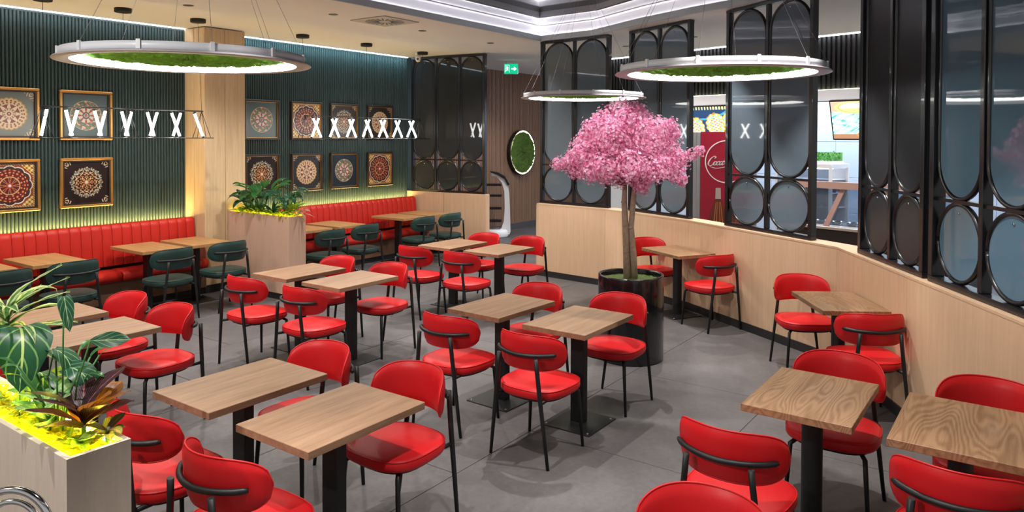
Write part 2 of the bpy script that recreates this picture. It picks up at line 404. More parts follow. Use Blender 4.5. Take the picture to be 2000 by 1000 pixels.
# ================================================================== GLASS SCREENS
def stadium(cx, r, z0, z1, n=20):
    pts = []
    if z1-z0 < 2*r: r2 = (z1-z0)/2
    else: r2 = r
    for k in range(n+1):
        t = PI*k/n; pts.append((cx+r*math.cos(t), z1-r2+r2*math.sin(t)))
    for k in range(n+1):
        t = PI+PI*k/n; pts.append((cx+r*math.cos(t), z0+r2+r2*math.sin(t)))
    return pts
def screen(a, b, n, label, glass='glass', z0=1.078, z1=3.49, post=.05, depth=.07, group=None):
    a = Vector(a); b = Vector(b); Lg = (b-a).length; ang = math.atan2((b-a).y, (b-a).x)
    T = thing('glass_partition_screen', label, 'screen', (a.x, a.y, 0), ang)
    h = depth/2; zm = 1.655
    MB().box(0, -h, z0, Lg, h, z0+.04).build('rail', 'blackg', T)
    MB().box(0, -h, z1-.035, Lg, h, z1).build('rail', 'blackg', T)
    MB().box(post, -.02, zm-.012, Lg-post, .02, zm+.012).build('rail', 'blackg', T)
    pitch_ = (Lg-post)/n
    for i in range(n+1):
        x = i*pitch_; w_ = post if i in (0, n) else post*.8; x = x+(post-w_)/2
        hh = h if i in (0, n) else h*.75
        MB().bbox(x, -hh, z0+.04, x+w_, hh, z1-.035, .004).build('post', 'blackg', T)
    for i in range(n):
        cx = i*pitch_+post/2+pitch_/2; r = (pitch_-post)/2-.006
        for (q0, q1, nm) in ((zm+.016, z1-.045, 'arch'), (z0+.05, zm-.016, 'roundel')):
            pts = stadium(cx, r, q0, q1)
            MB().tube([(x, 0, z) for x, z in pts], .016, 8, loop=True, sx=1.3).build(nm+'_ring', 'blackg', T)
            inn = stadium(cx, r-.008, q0+.008, q1-.008)
            MB().loft([[(x, -.004, z) for x, z in inn], [(x, .004, z) for x, z in inn]]).build(nm+'_glass', glass, T)
            bp = MB(); zc = q1-.06
            bp.lathe([(0, 0), (.008, 0), (.008, .006), (0, .006)], 10); bp.v = [(cx+x, z-.010, zc+y) for x, y, z in bp.v]
            bp.build('fixing_screw', 'chrome', T)
    return T
def seg_pt(i, t, d=.1):
    a, b = offs(WP, d)[i], offs(WP, d)[i+1]; return lerp(a, b, t)
screen((9.222, 6.06), (9.105, 4.84), 2, 'black arched glass screen leftmost along the low wall, behind the tree crown')
screen((8.99, 4.47), (8.50, 3.41), 2, 'black two-arch glass screen between the tree crown and the red drinks fridge')
screen((8.145, 2.84), (7.44, 1.74), 2, 'tall black two-arch glass screen just right of the red drinks fridge')
screen((6.91, 1.213), (5.935, .612), 2, 'darkly reflecting two-arch screen standing above the bend of the low wall', 'glassm', post=.055, depth=.09)
screen((5.864, .570), (4.815, -.073), 2, 'bluish mirror-like arched glass screen nearest the camera at the right edge', 'glassb', post=.055, depth=.09)
screen((4.76, -.11), (3.7, -.76), 2, 'black arched glass screen mostly beyond the right edge of the picture')
screen((9.80, 9.25), (9.965, 7.69), 3, 'three-arch smoked black glass screen beside the end of the far red bench', 'glassd')

# ================================================================== BENCHES
def bench(x0, x1, label, y=9.24):
    T = thing('banquette_bench', label, 'bench', (x0, 0, 0)); W = x1-x0
    n = round(W/.1185); p = W/n
    # channel cushion
    def chan(w):
        P = []
        prof = [(9.17, .985), (9.12, .992), (9.085, .975), (9.07, .93), (9.05, .7), (9.03, .50)]
        for k in range(7):
            t = k/6; x = t*w; bl = .013*(1-(2*t-1)**4)
            P.append([(x, yy-(bl if i > 0 else 0), zz+(bl*.4 if i <= 1 else 0)) for i, (yy, zz) in enumerate(prof)])
        mb = MB(); mb.grid(P); mb.v = [(x, yy, zz) for x, yy, zz in mb.v]
        mb.f = [tuple(reversed(f)) for f in mb.f]
        # end caps for depth
        for x in (0, w):
            vs = [(x, yy-(0), zz) for yy, zz in prof]+[(x, 9.17, .50)]; mb.add(vs, [tuple(range(len(vs)))])
        return mb
    me = chan(p-.004).mesh('back_cushion', 'red_bench')
    for i in range(n): ob('back_cushion', me, T, (i*p+.002, 0, 0))
    MB().box(0, 9.17, .1, W, 9.235, .975).build('back_frame', 'plinth', T)
    ns = max(1, round(W/1.2)); q = W/ns
    for i in range(ns):
        a, b = i*q+.004, (i+1)*q-.004; rings = []
        for x in (a, a+.02, b-.02, b):
            i_ = .015 if x in (a, b) else 0
            prof = [(9.06, .46-i_), (8.9, .475-i_), (8.77, .468-i_), (8.725+i_, .44), (8.72+i_, .40), (8.735+i_, .355+i_), (8.78, .345), (9.06, .345)]
            rings.append([(x, yy, zz) for yy, zz in prof])
        MB().loft(rings, True).build('seat_cushion', 'red_bench', T)
    MB().box(0, 8.80, .09, W, 9.16, .345).build('plinth', 'plinth', T)
    MB().box(0, 8.84, 0, W, 9.16, .09).build('toe_kick', 'skirt', T)
    MB().box(.02, 9.245, .945, W-.02, 9.275, .96).build('light_strip', 'ledwarm', T)
    MB().box(0, 9.236, .1, W, 9.30, .94).build('rear_panel', 'plinth', T)
    return T
bench(-1.2, 5.44, 'long red channelled leather bench left of the oak pillar')
bench(6.08, 9.70, 'red channelled leather bench right of the oak pillar, ending at the low wall')
lamp('bench_glow', 'AREA', (2.2, 9.262, .97), 42, (1, .70, .22), shape='RECTANGLE', size=6.4, size_y=.02, rot=(R(180), 0, 0))
lamp('bench_glow', 'AREA', (7.9, 9.262, .97), 24, (1, .70, .22), shape='RECTANGLE', size=3.5, size_y=.02, rot=(R(180), 0, 0))

# ================================================================== CHAIRS
def superell(hx, hy, n, k, cx=0, taper=0):
    out = []
    for j in range(k):
        t = 2*PI*j/k; c, s_ = math.cos(t), math.sin(t)
        x = hx*math.copysign(abs(c)**(2/n), c); y = hy*math.copysign(abs(s_)**(2/n), s_)
        y *= 1+taper*x/hx; out.append((cx+x, y))
    return out
def chair_meshes(leather, suffix):
    D = {}
    # seat pad
    rings = []
    for z, sc in ((.402, .90), (.409, .965), (.423, 1.0), (.452, 1.0), (.464, .965), (.470, .90), (.473, .6), (.472, .25)):
        rings.append([(x*sc+.0, y*sc, z) for x, y in superell(.236, .24, 2.9, 40, 0, .05)])
    D['seat'] = MB().loft(rings, True).mesh('seat', leather)
    # seat piping
    D['seat_piping'] = MB().tube([(x*.99, y*.99, .461) for x, y in superell(.236, .24, 2.9, 40, 0, .05)], .0035, 5, loop=True).mesh('piping', leather)
    # backrest: pill outline wrapped round an arc
    Ra, xc = .272, .03
    def P(s, z, d):   # s arc length, d inward offset
        th = s/Ra; r = Ra-d; lean = -.10*(z-.70)
        return (xc-r*math.cos(th)+lean, r*math.sin(th), z)
    NS, NT = 36, 10; HL, HH = .334, .114; zc = .704
    mb = MB(); front = []; rear = []
    for i in range(NS+1):
        s_ = -HL+2*HL*i/NS; u = s_/HL; hgt = HH*(max(0, 1-abs(u)**3.6))**(1/2.1)
        z_c = zc-.012*u*u; fr_, re_ = [], []
        for j in range(NT+1):
            v = -1+2*j/NT; z = z_c+hgt*v+.006*u*u*v
            rho = max(abs(v), 0)**3.2; th = .021*math.sqrt(max(0, (1-rho)))*math.sqrt(max(0, 1-abs(u)**8))
            fr_.append(P(s_, z, .012+th)); re_.append(P(s_, z, .012-th*.8))
        front.append(fr_); rear.append(re_)
    mb.grid(front); n0 = len(mb.f); mb.grid(rear); mb.f[n0:] = [tuple(reversed(f)) for f in mb.f[n0:]]
    D['backrest'] = mb.mesh('backrest', leather)
    ed = []
    for i in range(NS+1): ed.append(Vector(front[i][NT]))
    for i in range(NS, -1, -1): ed.append(Vector(front[i][0]))
    e2 = []
    for p in ed:
        if not e2 or (p-e2[-1]).length > .004: e2.append(p)
    D['piping'] = MB().tube(e2, .0042, 6, loop=True).mesh('piping', leather)
    return D
DR = chair_meshes('red', ''); DG = chair_meshes('green', '')
frm = {}
for s_ in (1, -1):
    frm[('f', s_)] = MB().tube([(.20, s_*.215, 0), (.185, s_*.195, .30), (.180, s_*.190, .375), (.155, s_*.168, .394)], [.0105, .013, .0135, .0125], 8).mesh('leg', 'black')
    frm[('r', s_)] = MB().tube([(-.242, s_*.222, 0), (-.249, s_*.192, .25), (-.254, s_*.167, .45), (-.258, s_*.150, .60), (-.262, s_*.142, .686)], [.0105, .013, .0145, .0145, .0145], 8).mesh('leg', 'black')
    frm[('b', s_)] = MB().tube([(-.254, s_*.170, .405), (-.17, s_*.160, .402), (-.10, s_*.15, .396)], [.012, .012, .009], 8).mesh('bracket', 'black')
arc = []
for k in range(-12, 13):
    th = k/12*.88; arc.append((.03-.290*math.cos(th)-.002+ (0 if abs(k) < 11 else .004), .290*math.sin(th), .692+.004*(abs(k)/12)))
frm['rail'] = MB().tube(arc, [.009]+[.0135]*23+[.009], 8).mesh('back_rail', 'black')
uf = [(x*.86, y*.86) for x, y in superell(.236, .24, 2.9, 32, 0, .05)]
frm['sub'] = MB().loft([[(x*.97, y*.97, .386) for x, y in uf], [(x, y, .402) for x, y in uf]], True).mesh('seat_frame', 'black')
def make_chair(name, D, label, loc, rz, group):
    T = thing(name, label, 'chair', loc, rz, group)
    ob('seat', D['seat'], T); b = ob('backrest', D['backrest'], T)
    for c in T.children:
        if c.name.startswith('seat'): ob('piping', D['seat_piping'], c)
    ob('piping', D['piping'], b)
    for s_ in (1, -1):
        ob('leg', frm[('f', s_)], T); ob('leg', frm[('r', s_)], T); ob('bracket', frm[('b', s_)], T)
    ob('back_rail', frm['rail'], T); ob('seat_frame', frm['sub'], T)
    return T
REDS = [
 (1.89, 3.40, 0, 'red leather chair right beside the leafy planter in the lower left corner'),
 (1.85, 2.69, 0, 'red chair seen from behind at bottom left, cut by the lower edge'),
 (2.76, 3.45, 180, 'red chair tucked behind the left one of the two front oak tables'),
 (2.77, 2.73, 180, 'large red chair facing the camera right of the front centre oak table'),
 (4.10, 3.41, 0, 'red chair seen from behind at the left table in front of the cherry tree'),
 (4.04, 2.66, 0, 'red chair seen from behind at the oak table directly before the black pot'),
 (5.03, 3.40, 180, 'red chair facing the camera, half hidden behind the two tables before the black pot'),
 (5.07, 2.66, 180, 'red chair standing right in front of the black tree pot'),
 (4.08, 5.79, 0, 'red chair seen from behind, standing beside the beige planter'),
 (4.10, 5.02, 0, 'red chair seen from behind, just right of the one by the beige planter'),
 (4.98, 5.85, 180, 'red chair facing the camera behind the left table of the middle left pair'),
 (5.00, 5.13, 180, 'red chair facing the camera at the right table of the middle left pair'),
 (6.32, 5.83, 0, 'red chair seen from behind, left one at the far centre pair of tables'),
 (6.32, 5.14, 0, 'red chair seen from behind, right one at the far centre pair of tables'),
 (7.34, 5.76, 180, 'red chair facing the camera below the service robot'),
 (7.42, 5.13, 180, 'red chair facing the camera in front of the left end of the low oak wall'),
 (2.79, 5.81, 180, 'red chair behind the farther of the two tables next to the leafy planter'),
 (2.78, 5.14, 180, 'red chair at the nearer table beside the leafy planter, in front of green chairs'),
 (1.82, 5.88, 0, 'red chair hidden behind the planter foliage at the far left table'),
 (1.82, 5.12, 0, 'red chair hidden behind the planter foliage at the near left table'),
 (4.37, .90, 180, 'red chair behind the squarish cathedral grained table at right'),
 (3.305, 1.09, 0, 'red chair seen from behind left of the right front table post'),
 (4.34, .17, 180, 'red chair against the low oak wall at the right edge of the picture'),
 (3.43, .23, 0, 'red chair seen from behind in the bottom right corner'),
 (2.31, .905, 180, 'red chair cut by the bottom edge of the picture, only its curved back showing'),
 (8.275, 3.80, 241, 'red chair behind the tree trunk at the table against the low wall'),
 (7.76, 2.89, 61, 'red chair right of the black tree pot, pushed towards the wall table'),
 (6.80, 1.66, 213, 'red chair facing the camera at the wall table near the bend of the low wall'),
 (5.93, 1.02, 33, 'red chair seen from behind against the low wall at its bend'),
]
first = None
for x, y, a, lab in REDS:
    if first is None: first = make_chair('dining_chair', DR, lab, (x, y, 0), R(a), 'red leather dining chairs')
    else: dup(first, (x, y, 0), R(a), lab)
GREENS = [(2.79, 7.93, 'dark green chair at the far left bench table, partly behind the striped plant leaves'),
 (3.42, 7.97, 'dark green chair at the bench table behind the left red chairs'),
 (4.45, 7.95, 'dark green chair at the bench table left of the oak pillar'),
 (5.14, 7.95, 'dark green chair directly left of the beige planter'),
 (6.62, 7.85, 'dark green chair directly right of the beige planter'),
 (7.32, 7.92, 'dark green chair second from the beige planter on its right side'),
 (8.57, 7.95, 'dark green chair third from the beige planter at the far bench'),
 (9.22, 7.95, 'dark green chair beside the low oak partition at the far bench end')]
first = None
for x, y, lab in GREENS:
    if first is None: first = make_chair('dining_chair', DG, lab, (x, y, 0), R(90), 'green leather dining chairs')
    else: dup(first, (x, y, 0), R(90), lab)

# ================================================================== TABLES
def make_table(label, loc, rz, L=.72, W=.51, m='oak', round_=False, group='red chair tables'):
    T = thing('dining_table', label, 'table', loc, rz, group)
    MB().bbox(-L/2, -W/2, .714, L/2, W/2, .75, .002).build('tabletop', m, T)
    MB().box(-.20, -.16, .702, .20, .16, .714).build('support_plate', 'black', T)
    if round_: MB().lathe([(.052, .008), (.052, .702)], 28).build('column', 'black', T)
    else: MB().bbox(-.030, -.055, .008, .030, .055, .702, .004).build('column', 'black', T)
    MB().bbox(-.20, -.20, 0, .20, .20, .008, .002).build('base_plate', 'black', T)
    for sx in (-1, 1):
        for sy in (-1, 1): MB().lathe([(.009, .008), (.008, .011), (.0, .011)], 8, (sx*.17, sy*.17, 0)).build('bolt', 'wire', T)
    return T
t0 = make_table('oak table nearest the leafy planter, left one of the two at the bottom left', (2.34, 3.444, 0), 0)
for x, y, lab in [(2.335, 2.711, 'front centre oak table at the bottom left, right one of the pair'),
 (4.619, 5.856, 'oak table beside the beige planter, left one of the middle left pair'),
 (4.628, 5.14, 'bright oak table right of the one beside the beige planter'),
 (4.628, 3.401, 'oak table left of centre in front of the black pot, left one of its pair'),
 (4.587, 2.679, 'oak table directly in front of the black tree pot'),
 (6.914, 5.836, 'far oak table behind two red chairs, left one of the far centre pair'),
 (6.900, 5.118, 'far oak table, right one of the far centre pair'),
 (2.33, 5.89, 'farther oak table behind the leafy planter at the left edge'),
 (2.33, 5.15, 'nearer oak table behind the leafy planter at the left edge')]:
    d = dup(t0, (x, y, 0), R(-2.3) if (x, y) == (4.628, 3.401) else 0, lab)
r0 = make_table('squarish oak table with cathedral grain at the lower right', (3.965, .923, 0), 0, m='oakc', round_=True, group='round post tables')
dup(r0, (3.93, .265, 0), 0, 'oak table with cathedral grain running off the right edge')
dup(r0, (8.06, 3.39, 0), R(60), 'oak table against the low wall right of the tree trunk')
dup(r0, (6.355, 1.29, 0), R(33), 'oak table against the low wall at its bend')
w0 = make_table('warm lit oak bench table at the far left edge', (2.79, 8.57, 0), 0, .51, .74, 'oakwall', group='bench tables')
for x, lab in [(3.43, 'warm lit oak bench table second from the left edge'), (4.54, 'warm lit oak bench table left one of the two by the oak pillar'),
 (5.15, 'warm lit oak bench table directly left of the beige planter'), (6.78, 'warm lit oak bench table directly right of the beige planter'),
 (7.41, 'warm lit oak bench table second right of the beige planter'), (8.74, 'warm lit oak bench table third right of the beige planter'),
 (9.36, 'warm lit oak bench table touching the low oak partition')]:
    dup(w0, (x, 8.565, 0), 0, lab)

# ================================================================== FRAMED PICTURES
NG = 130
yy, xx = np.mgrid[0:NG, 0:NG]; U = (xx+.5)/NG*2-1; V = (yy+.5)/NG*2-1
RR = np.sqrt(U*U+V*V); TH = np.arctan2(V, U)
def put(img, mask, c): img[mask] = c
def corners(img, c, r=.42):
    cu, cv = 1-np.abs(U), 1-np.abs(V); d = np.sqrt(cu**2+cv**2); a = np.arctan2(cv, cu)
    put(img, (d > .06) & (d < r) & (np.sin(d*46+3*np.cos(a*4)) > .35) & (cu+cv < r*1.25), c)
def art_scallop(bg, gold=(.72, .42, .14), pale=(.85, .66, .42), dark=(.30, .07, .05)):
    im = np.empty((NG, NG, 3)); im[:] = bg
    rs = .70+.045*np.abs(np.cos(11*TH))
    put(im, RR < rs, gold); put(im, RR < rs-.05, pale); put(im, (RR < .64) & (RR > .47) & (np.cos(22*TH) > .1), dark)
    put(im, (RR < .64) & (RR > .47) & (np.cos(22*TH) > .1) & (np.sin(RR*70) > .3), gold)
    put(im, RR < .46, pale); st = .44*(.78+.22*np.cos(8*TH)); put(im, (RR < .43), dark); put(im, RR < st, (.9, .74, .5)); put(im, (RR < .26), (.45, .2, .12))
    put(im, (RR < .24) & (np.cos(12*TH) > 0), pale); put(im, RR < .15, (.9, .75, .55)); put(im, RR < .09, dark); put(im, RR < .035, pale)
    corners(im, pale, .38); return im
def art_disc(bg):
    im = np.empty((NG, NG, 3)); im[:] = bg
    put(im, RR < .72, (.75, .60, .38)); n = np.sin(U*17+3*np.sin(V*13))+np.cos(V*19+2*np.sin(U*15)); m = RR < .70
    put(im, m, (.10, .16, .12)); put(im, m & (n > .2), (.55, .18, .10)); put(im, m & (n > 1.0), (.78, .50, .30)); put(im, m & (n < -.8), (.18, .30, .18))
    m2 = RR < .36; put(im, m2, (.80, .66, .50)); put(im, m2 & (RR > .18) & (np.cos(8*TH) > .35), (.38, .07, .06)); put(im, (RR < .17), (.06, .06, .06)); put(im, (RR < .12) & (np.cos(10*TH) > 0), (.8, .66, .5)); put(im, RR < .05, (.5, .1, .08))
    return im
def art_dark(bg, c1=(.80, .36, .12), c2=(.80, .66, .42)):
    im = np.empty((NG, NG, 3)); im[:] = bg
    rs = .74+.05*np.cos(16*TH); m = RR < rs
    f = np.sin(RR*38+2.2*np.cos(16*TH))*np.cos(8*TH+RR*6*np.cos(8*TH)); put(im, m & (RR > .45) & (f > .25), c2); put(im, m & (RR > .6) & (f < -.45), (.35, .42, .40))
    m = RR < .48; g = np.sin(RR*44)*np.cos(12*TH)+.5*np.cos(8*TH); put(im, m & (g > .1), c1); put(im, m & (g > .75), (.95, .68, .35))
    dots = (np.abs(RR-.36) < .055) & (np.cos(8*TH) > .72); put(im, dots, (.03, .06, .07))
    put(im, RR < .13, (.45, .12, .07)); put(im, RR < .09, c2); put(im, RR < .05, (.9, .9, .85)); corners(im, c2, .34); return im
def art_full():
    im = np.empty((NG, NG, 3)); im[:] = (.30, .07, .03)
    cu, cv = 1-np.abs(U), 1-np.abs(V); k = np.sin(U*30)*np.sin(V*30)
    put(im, (cu+cv < .62) , (.80, .52, .10)); put(im, (cu+cv < .62) & (k > .25), (.95, .80, .35)); put(im, (cu+cv < .62) & (k < -.55), (.20, .05, .03))
    put(im, (np.minimum(cu, cv) < .07), (.75, .55, .28)); put(im, (np.minimum(cu, cv) < .07) & (np.sin((U+V)*60) > .2), (.25, .08, .04))
    rs = .86+.07*np.abs(np.cos(6*TH)); put(im, RR < rs, (.92, .84, .66)); put(im, RR < rs-.045, (.03, .035, .04)); put(im, RR < rs-.13, (.16, .02, .018))
    m = RR < .74; g = np.cos(12*TH)*np.cos((RR-.6)*26); put(im, m & (RR > .42) & (g > .35), (.55, .10, .05)); put(im, m & (RR > .42) & (g > .75), (.85, .42, .16)); put(im, m & (RR > .5) & (g < -.8), (.88, .70, .42))
    put(im, (np.abs(RR-.40) < .02), (.85, .60, .30)); put(im, (RR < .37) & (np.cos(8*TH) > .1) & (RR > .14), (.74, .24, .08)); put(im, (RR < .37) & (np.cos(8*TH) > .75) & (RR > .18), (.05, .08, .09))
    put(im, RR < .13, (.5, .12, .1)); put(im, RR < .06, (.92, .86, .75)); return im
def art_mesh(im, w, h, name='artwork', m='print'):
    ny, nx = im.shape[:2]
    me = bpy.data.meshes.new(name)
    X, Z = np.meshgrid(np.linspace(-w/2, w/2, nx+1), np.linspace(-h/2, h/2, ny+1))
    vs = np.stack([X, np.zeros_like(X), Z], -1).reshape(-1, 3)
    i, j = np.mgrid[0:ny, 0:nx]; a = (i*(nx+1)+j).ravel(); fs = np.stack([a, a+1, a+nx+2, a+nx+1], -1)
    me.from_pydata(vs.tolist(), [], fs.tolist())
    at = me.color_attributes.new('Col', 'FLOAT_COLOR', 'CORNER')
    c = np.repeat(np.concatenate([im.reshape(-1, 3), np.ones((ny*nx, 1))], 1), 4, 0); at.data.foreach_set('color', c.ravel())
    me.materials.append(M[m]); return me
ART = {'A1': art_scallop((.22, .24, .21)), 'A2': art_scallop((.035, .032, .03)), 'B1': art_disc((.10, .15, .15)), 'B2': art_disc((.012, .022, .028)),
       'C': art_dark((.022, .012, .012)), 'C2': art_dark((.05, .03, .022), (.75, .42, .2), (.72, .58, .36)), 'D': art_full()}
for k in ART: ART[k] = np.clip(ART[k]*.8, 0, 1)
AM = {k: art_mesh(v, .50, .49) for k, v in ART.items()}
def bar(mb, x0, z0, x1, z1, y0, y1): mb.box(x0, y0, z0, x1, y1, z1)
def picture(cx, zc, art, gold, label, W=.60, H=.59):
    T = thing('framed_picture', label, 'picture', (cx, 9.305, zc), 0, 'framed mandala pictures')
    t = .03; mo, mi = ('gold', 'darkframe') if gold else ('darkframe', 'gold')
    for (x0, z0, x1, z1) in ((-W/2, H/2-t, W/2, H/2), (-W/2, -H/2, W/2, -H/2+t), (-W/2, -H/2+t, -W/2+t, H/2-t), (W/2-t, -H/2+t, W/2, H/2-t)):
        MB().bbox(x0, -.045, z0, x1, 0, z1, .006).build('frame_bar', mo, T)
    mb = MB(); t2 = .018 if gold else .006; a, b = W/2-t, H/2-t
    mb.box(-a, -.034, b-t2, a, 0, b); mb.box(-a, -.034, -b, a, 0, -b+t2); mb.box(-a, -.034, -b+t2, -a+t2, 0, b-t2); mb.box(a-t2, -.034, -b+t2, a, 0, b-t2)
    mb.build('inner_trim', mi, T)
    MB().box(-a, -.012, -b, a, 0, b).build('backing_board', 'darkframe', T)
    o = ob('artwork', AM[art], T, (0, -.0135, 0))
    if not gold: o.scale = (1.06, 1, 1.06)
    return T
TOP, BOT = 2.305, 1.503
picture(3.375, TOP, 'A1', True, 'gold framed grey picture with a scalloped gold mandala, upper one at the left edge')
picture(3.375, BOT, 'D', True, 'gold framed crowded red mandala picture, lower one at the left edge')
picture(4.187, TOP, 'B1', True, 'gold framed picture of a red and green mandala disc behind the linear lamp')
picture(4.187, BOT, 'C', True, 'gold framed black picture with fine orange mandala left of the pillar')
picture(6.64, TOP, 'B1', False, 'pale mandala disc on slate blue, upper row just right of the pillar')
picture(7.452, TOP, 'D', False, 'yellow cornered crowded mandala picture, upper row second right of the pillar')
picture(8.22, TOP, 'C2', False, 'brown fine orange mandala picture, upper row third right of the pillar')
picture(9.03, TOP, 'A2', False, 'black picture with scalloped gold mandala, upper row at the far end')
picture(6.64, BOT, 'C', False, 'black fine orange mandala picture just above the beige planter plants')
picture(7.455, BOT, 'A2', False, 'black picture with scalloped gold mandala, lower row second right of the pillar')
picture(8.22, BOT, 'B2', False, 'red and green mandala disc on dark blue, lower row third right of the pillar')
picture(9.025, BOT, 'D', False, 'yellow cornered red mandala picture, lower row at the far end')

# ================================================================== RING PENDANTS
def ring_pendant(x, y, z, label, top, rseed, cz=3.955):
    T = thing('ring_pendant', label, 'lamp', (x, y, z), 0, 'moss ring pendants'); r = .715
    MB().lathe([(r-.03, .060), (r-.025, .063), (r, .060), (r, .014), (r-.03, .014)], 72).build('rim_band', 'ringm', T)
    MB().lathe([(r-.002, .018), (r+.030, .010), (r+.037, .003), (r+.034, 0), (r-.055, 0), (r-.06, .006), (r-.06, .012)], 72).build('lip', 'ringlip', T)
    MB().lathe([(r-.061, .001), (r-.066, .004), (r-.066, .048), (r-.061, .050)], 72).build('light_ring', 'ledring', T)
    MB().lathe([(0, .060), (r-.03, .060), (r-.03, .055), (0, .055)], 72).build('top_plate', 'ringm', T)
    rnd = random.Random(rseed); P = []
    for i in range(34):
        rr_ = (r-.068)*i/33; P.append([(rr_*math.cos(2*PI*j/100), rr_*math.sin(2*PI*j/100), .050-.034*rnd.random()**1.5*(1-(i/33)**8)) for j in range(100)]); P[-1].append(P[-1][0])
    MB().grid(P, True).build('moss', mat('lamp_moss', (.04, .26, .02), .8, noise=(.34, .78, .06), nscale=16), T)
    for k in range(12):
        a = 2*PI*(k+.3)/12; mb = MB().box(r-.003, -.011, .012, r+.009, .011, .068)
        ca, sa = math.cos(a), math.sin(a); mb.v = [(px*ca-py*sa, px*sa+py*ca, pz) for px, py, pz in mb.v]; mb.build('clip', 'ringm', T)
        e = (.05*ca+top[0], .05*sa+top[1], cz-z-.03)
        if k % 2 == 0 or k % 3 == 0:
            MB().tube([(r*ca, r*sa, .065), e], .0015, 4).build('wire', 'wire', T)
    MB().lathe([(0, cz-z-.03), (.11, cz-z-.03), (.11, cz-z), (0, cz-z)], 24, (top[0], top[1], 0)).build('canopy', 'ringm', T)
    return T
ring_pendant(2.607, 4.40, 2.525, 'large round moss filled ring lamp at upper left', (0.05, .0), 1)
ring_pendant(5.192, 1.872, 2.525, 'large round moss filled ring lamp at upper right', (0, 0), 2)
ring_pendant(7.687, 4.452, 2.53, 'small looking moss filled ring lamp above the cherry tree', (0, 0), 3)
for x, y in ((2.607, 4.40), (5.192, 1.872), (7.687, 4.452)):
    lamp('ring_glow', 'AREA', (x, y, 2.49), 6, (1, .99, .97), shape='DISK', size=1.4)

# ================================================================== LINEAR X PENDANTS
def linear(y, zt, zb, xt0, xt1, xb0, xb1, ups, downs, cans, label):
    xm = (xt0+xt1)/2; T = thing('linear_pendant', label, 'lamp', (xm, y, 0), 0, 'crossed tube linear lamps')
    MB().tube([(xt0-xm, 0, zt), (xt1-xm, 0, zt)], .008, 8).build('top_rod', 'blackg', T)
    for s_ in (-1, 1): MB().tube([(xb0-xm, s_*.05, zb), (xb1-xm, s_*.05, zb)], .006, 8).build('bottom_rod', 'blackg', T)
    for xe in (xt0+.02, xm, xt1-.02):
        for e in (-.09, .09):
            for s_ in (-1, 1): MB().tube([(xe-xm, 0, zt), (xe-xm+e, s_*.05, zb)], .004, 6).build('strut', 'blackg', T)
    for s_, L_ in ((-1, downs), (1, ups)):
        for a, b in L_:
            p, q = Vector((a-xm, s_*.018, zt-.02)), Vector((b-xm, s_*.018, zb+.012)); d = (q-p).normalized()
            tb_ = MB().tube([p+d*.012, q-d*.012], .0145, 12).build('light_tube', 'ledtube', T)
            MB().tube([p-d*.006, p+d*.014], .016, 10).build('end_cap', 'blackg', tb_)
            MB().tube([q-d*.014, q+d*.006], .016, 10).build('end_cap', 'blackg', tb_)
    for cx, cy, xa in cans:
        MB().lathe([(0, 3.455), (.085, 3.455), (.09, 3.46), (.09, 3.5), (0, 3.5)], 28, (cx-xm, cy-y, 0)).build('canopy', 'black', T)
        MB().tube([(cx-xm, cy-y, 3.46), (xa-xm, 0, zt)], .0025, 5).build('cable', 'black', T)
D1 = [(3.571, 3.637), (3.862, 3.938), (4.155, 4.23), (4.447, 4.532), (4.74, 4.847), (5.031, 5.147)]
U1 = [(3.408, 3.346), (3.708, 3.627), (4.001, 3.922), (4.29, 4.212), (4.59, 4.496), (4.882, 4.776)]
linear(8.4, 2.37, 2.04, 3.33, 5.16, 3.25, 5.27, U1, D1, [(3.36, 8.38, 3.36), (4.19, 8.4, 4.19), (5.10, 8.40, 5.14)], 'linear lamp of glowing slanted white tubes left of the pillar')
D2 = [(6.879, 7.031), (7.22, 7.369), (7.551, 7.703), (7.882, 8.043), (8.199, 8.366), (8.531, 8.697), (8.851, 9.034)]
U2 = [(7.017, 6.885), (7.354, 7.215), (7.686, 7.54), (8.01, 7.866), (8.35, 8.199), (8.68, 8.515), (9.007, 8.843)]
linear(8.45, 2.355, 2.03, 6.74, 9.15, 6.60, 9.33, U2, D2, [(6.735, 8.474, 6.76), (7.93, 8.45, 7.93), (9.257, 8.5, 9.13)], 'linear lamp of seven glowing white crosses right of the pillar')

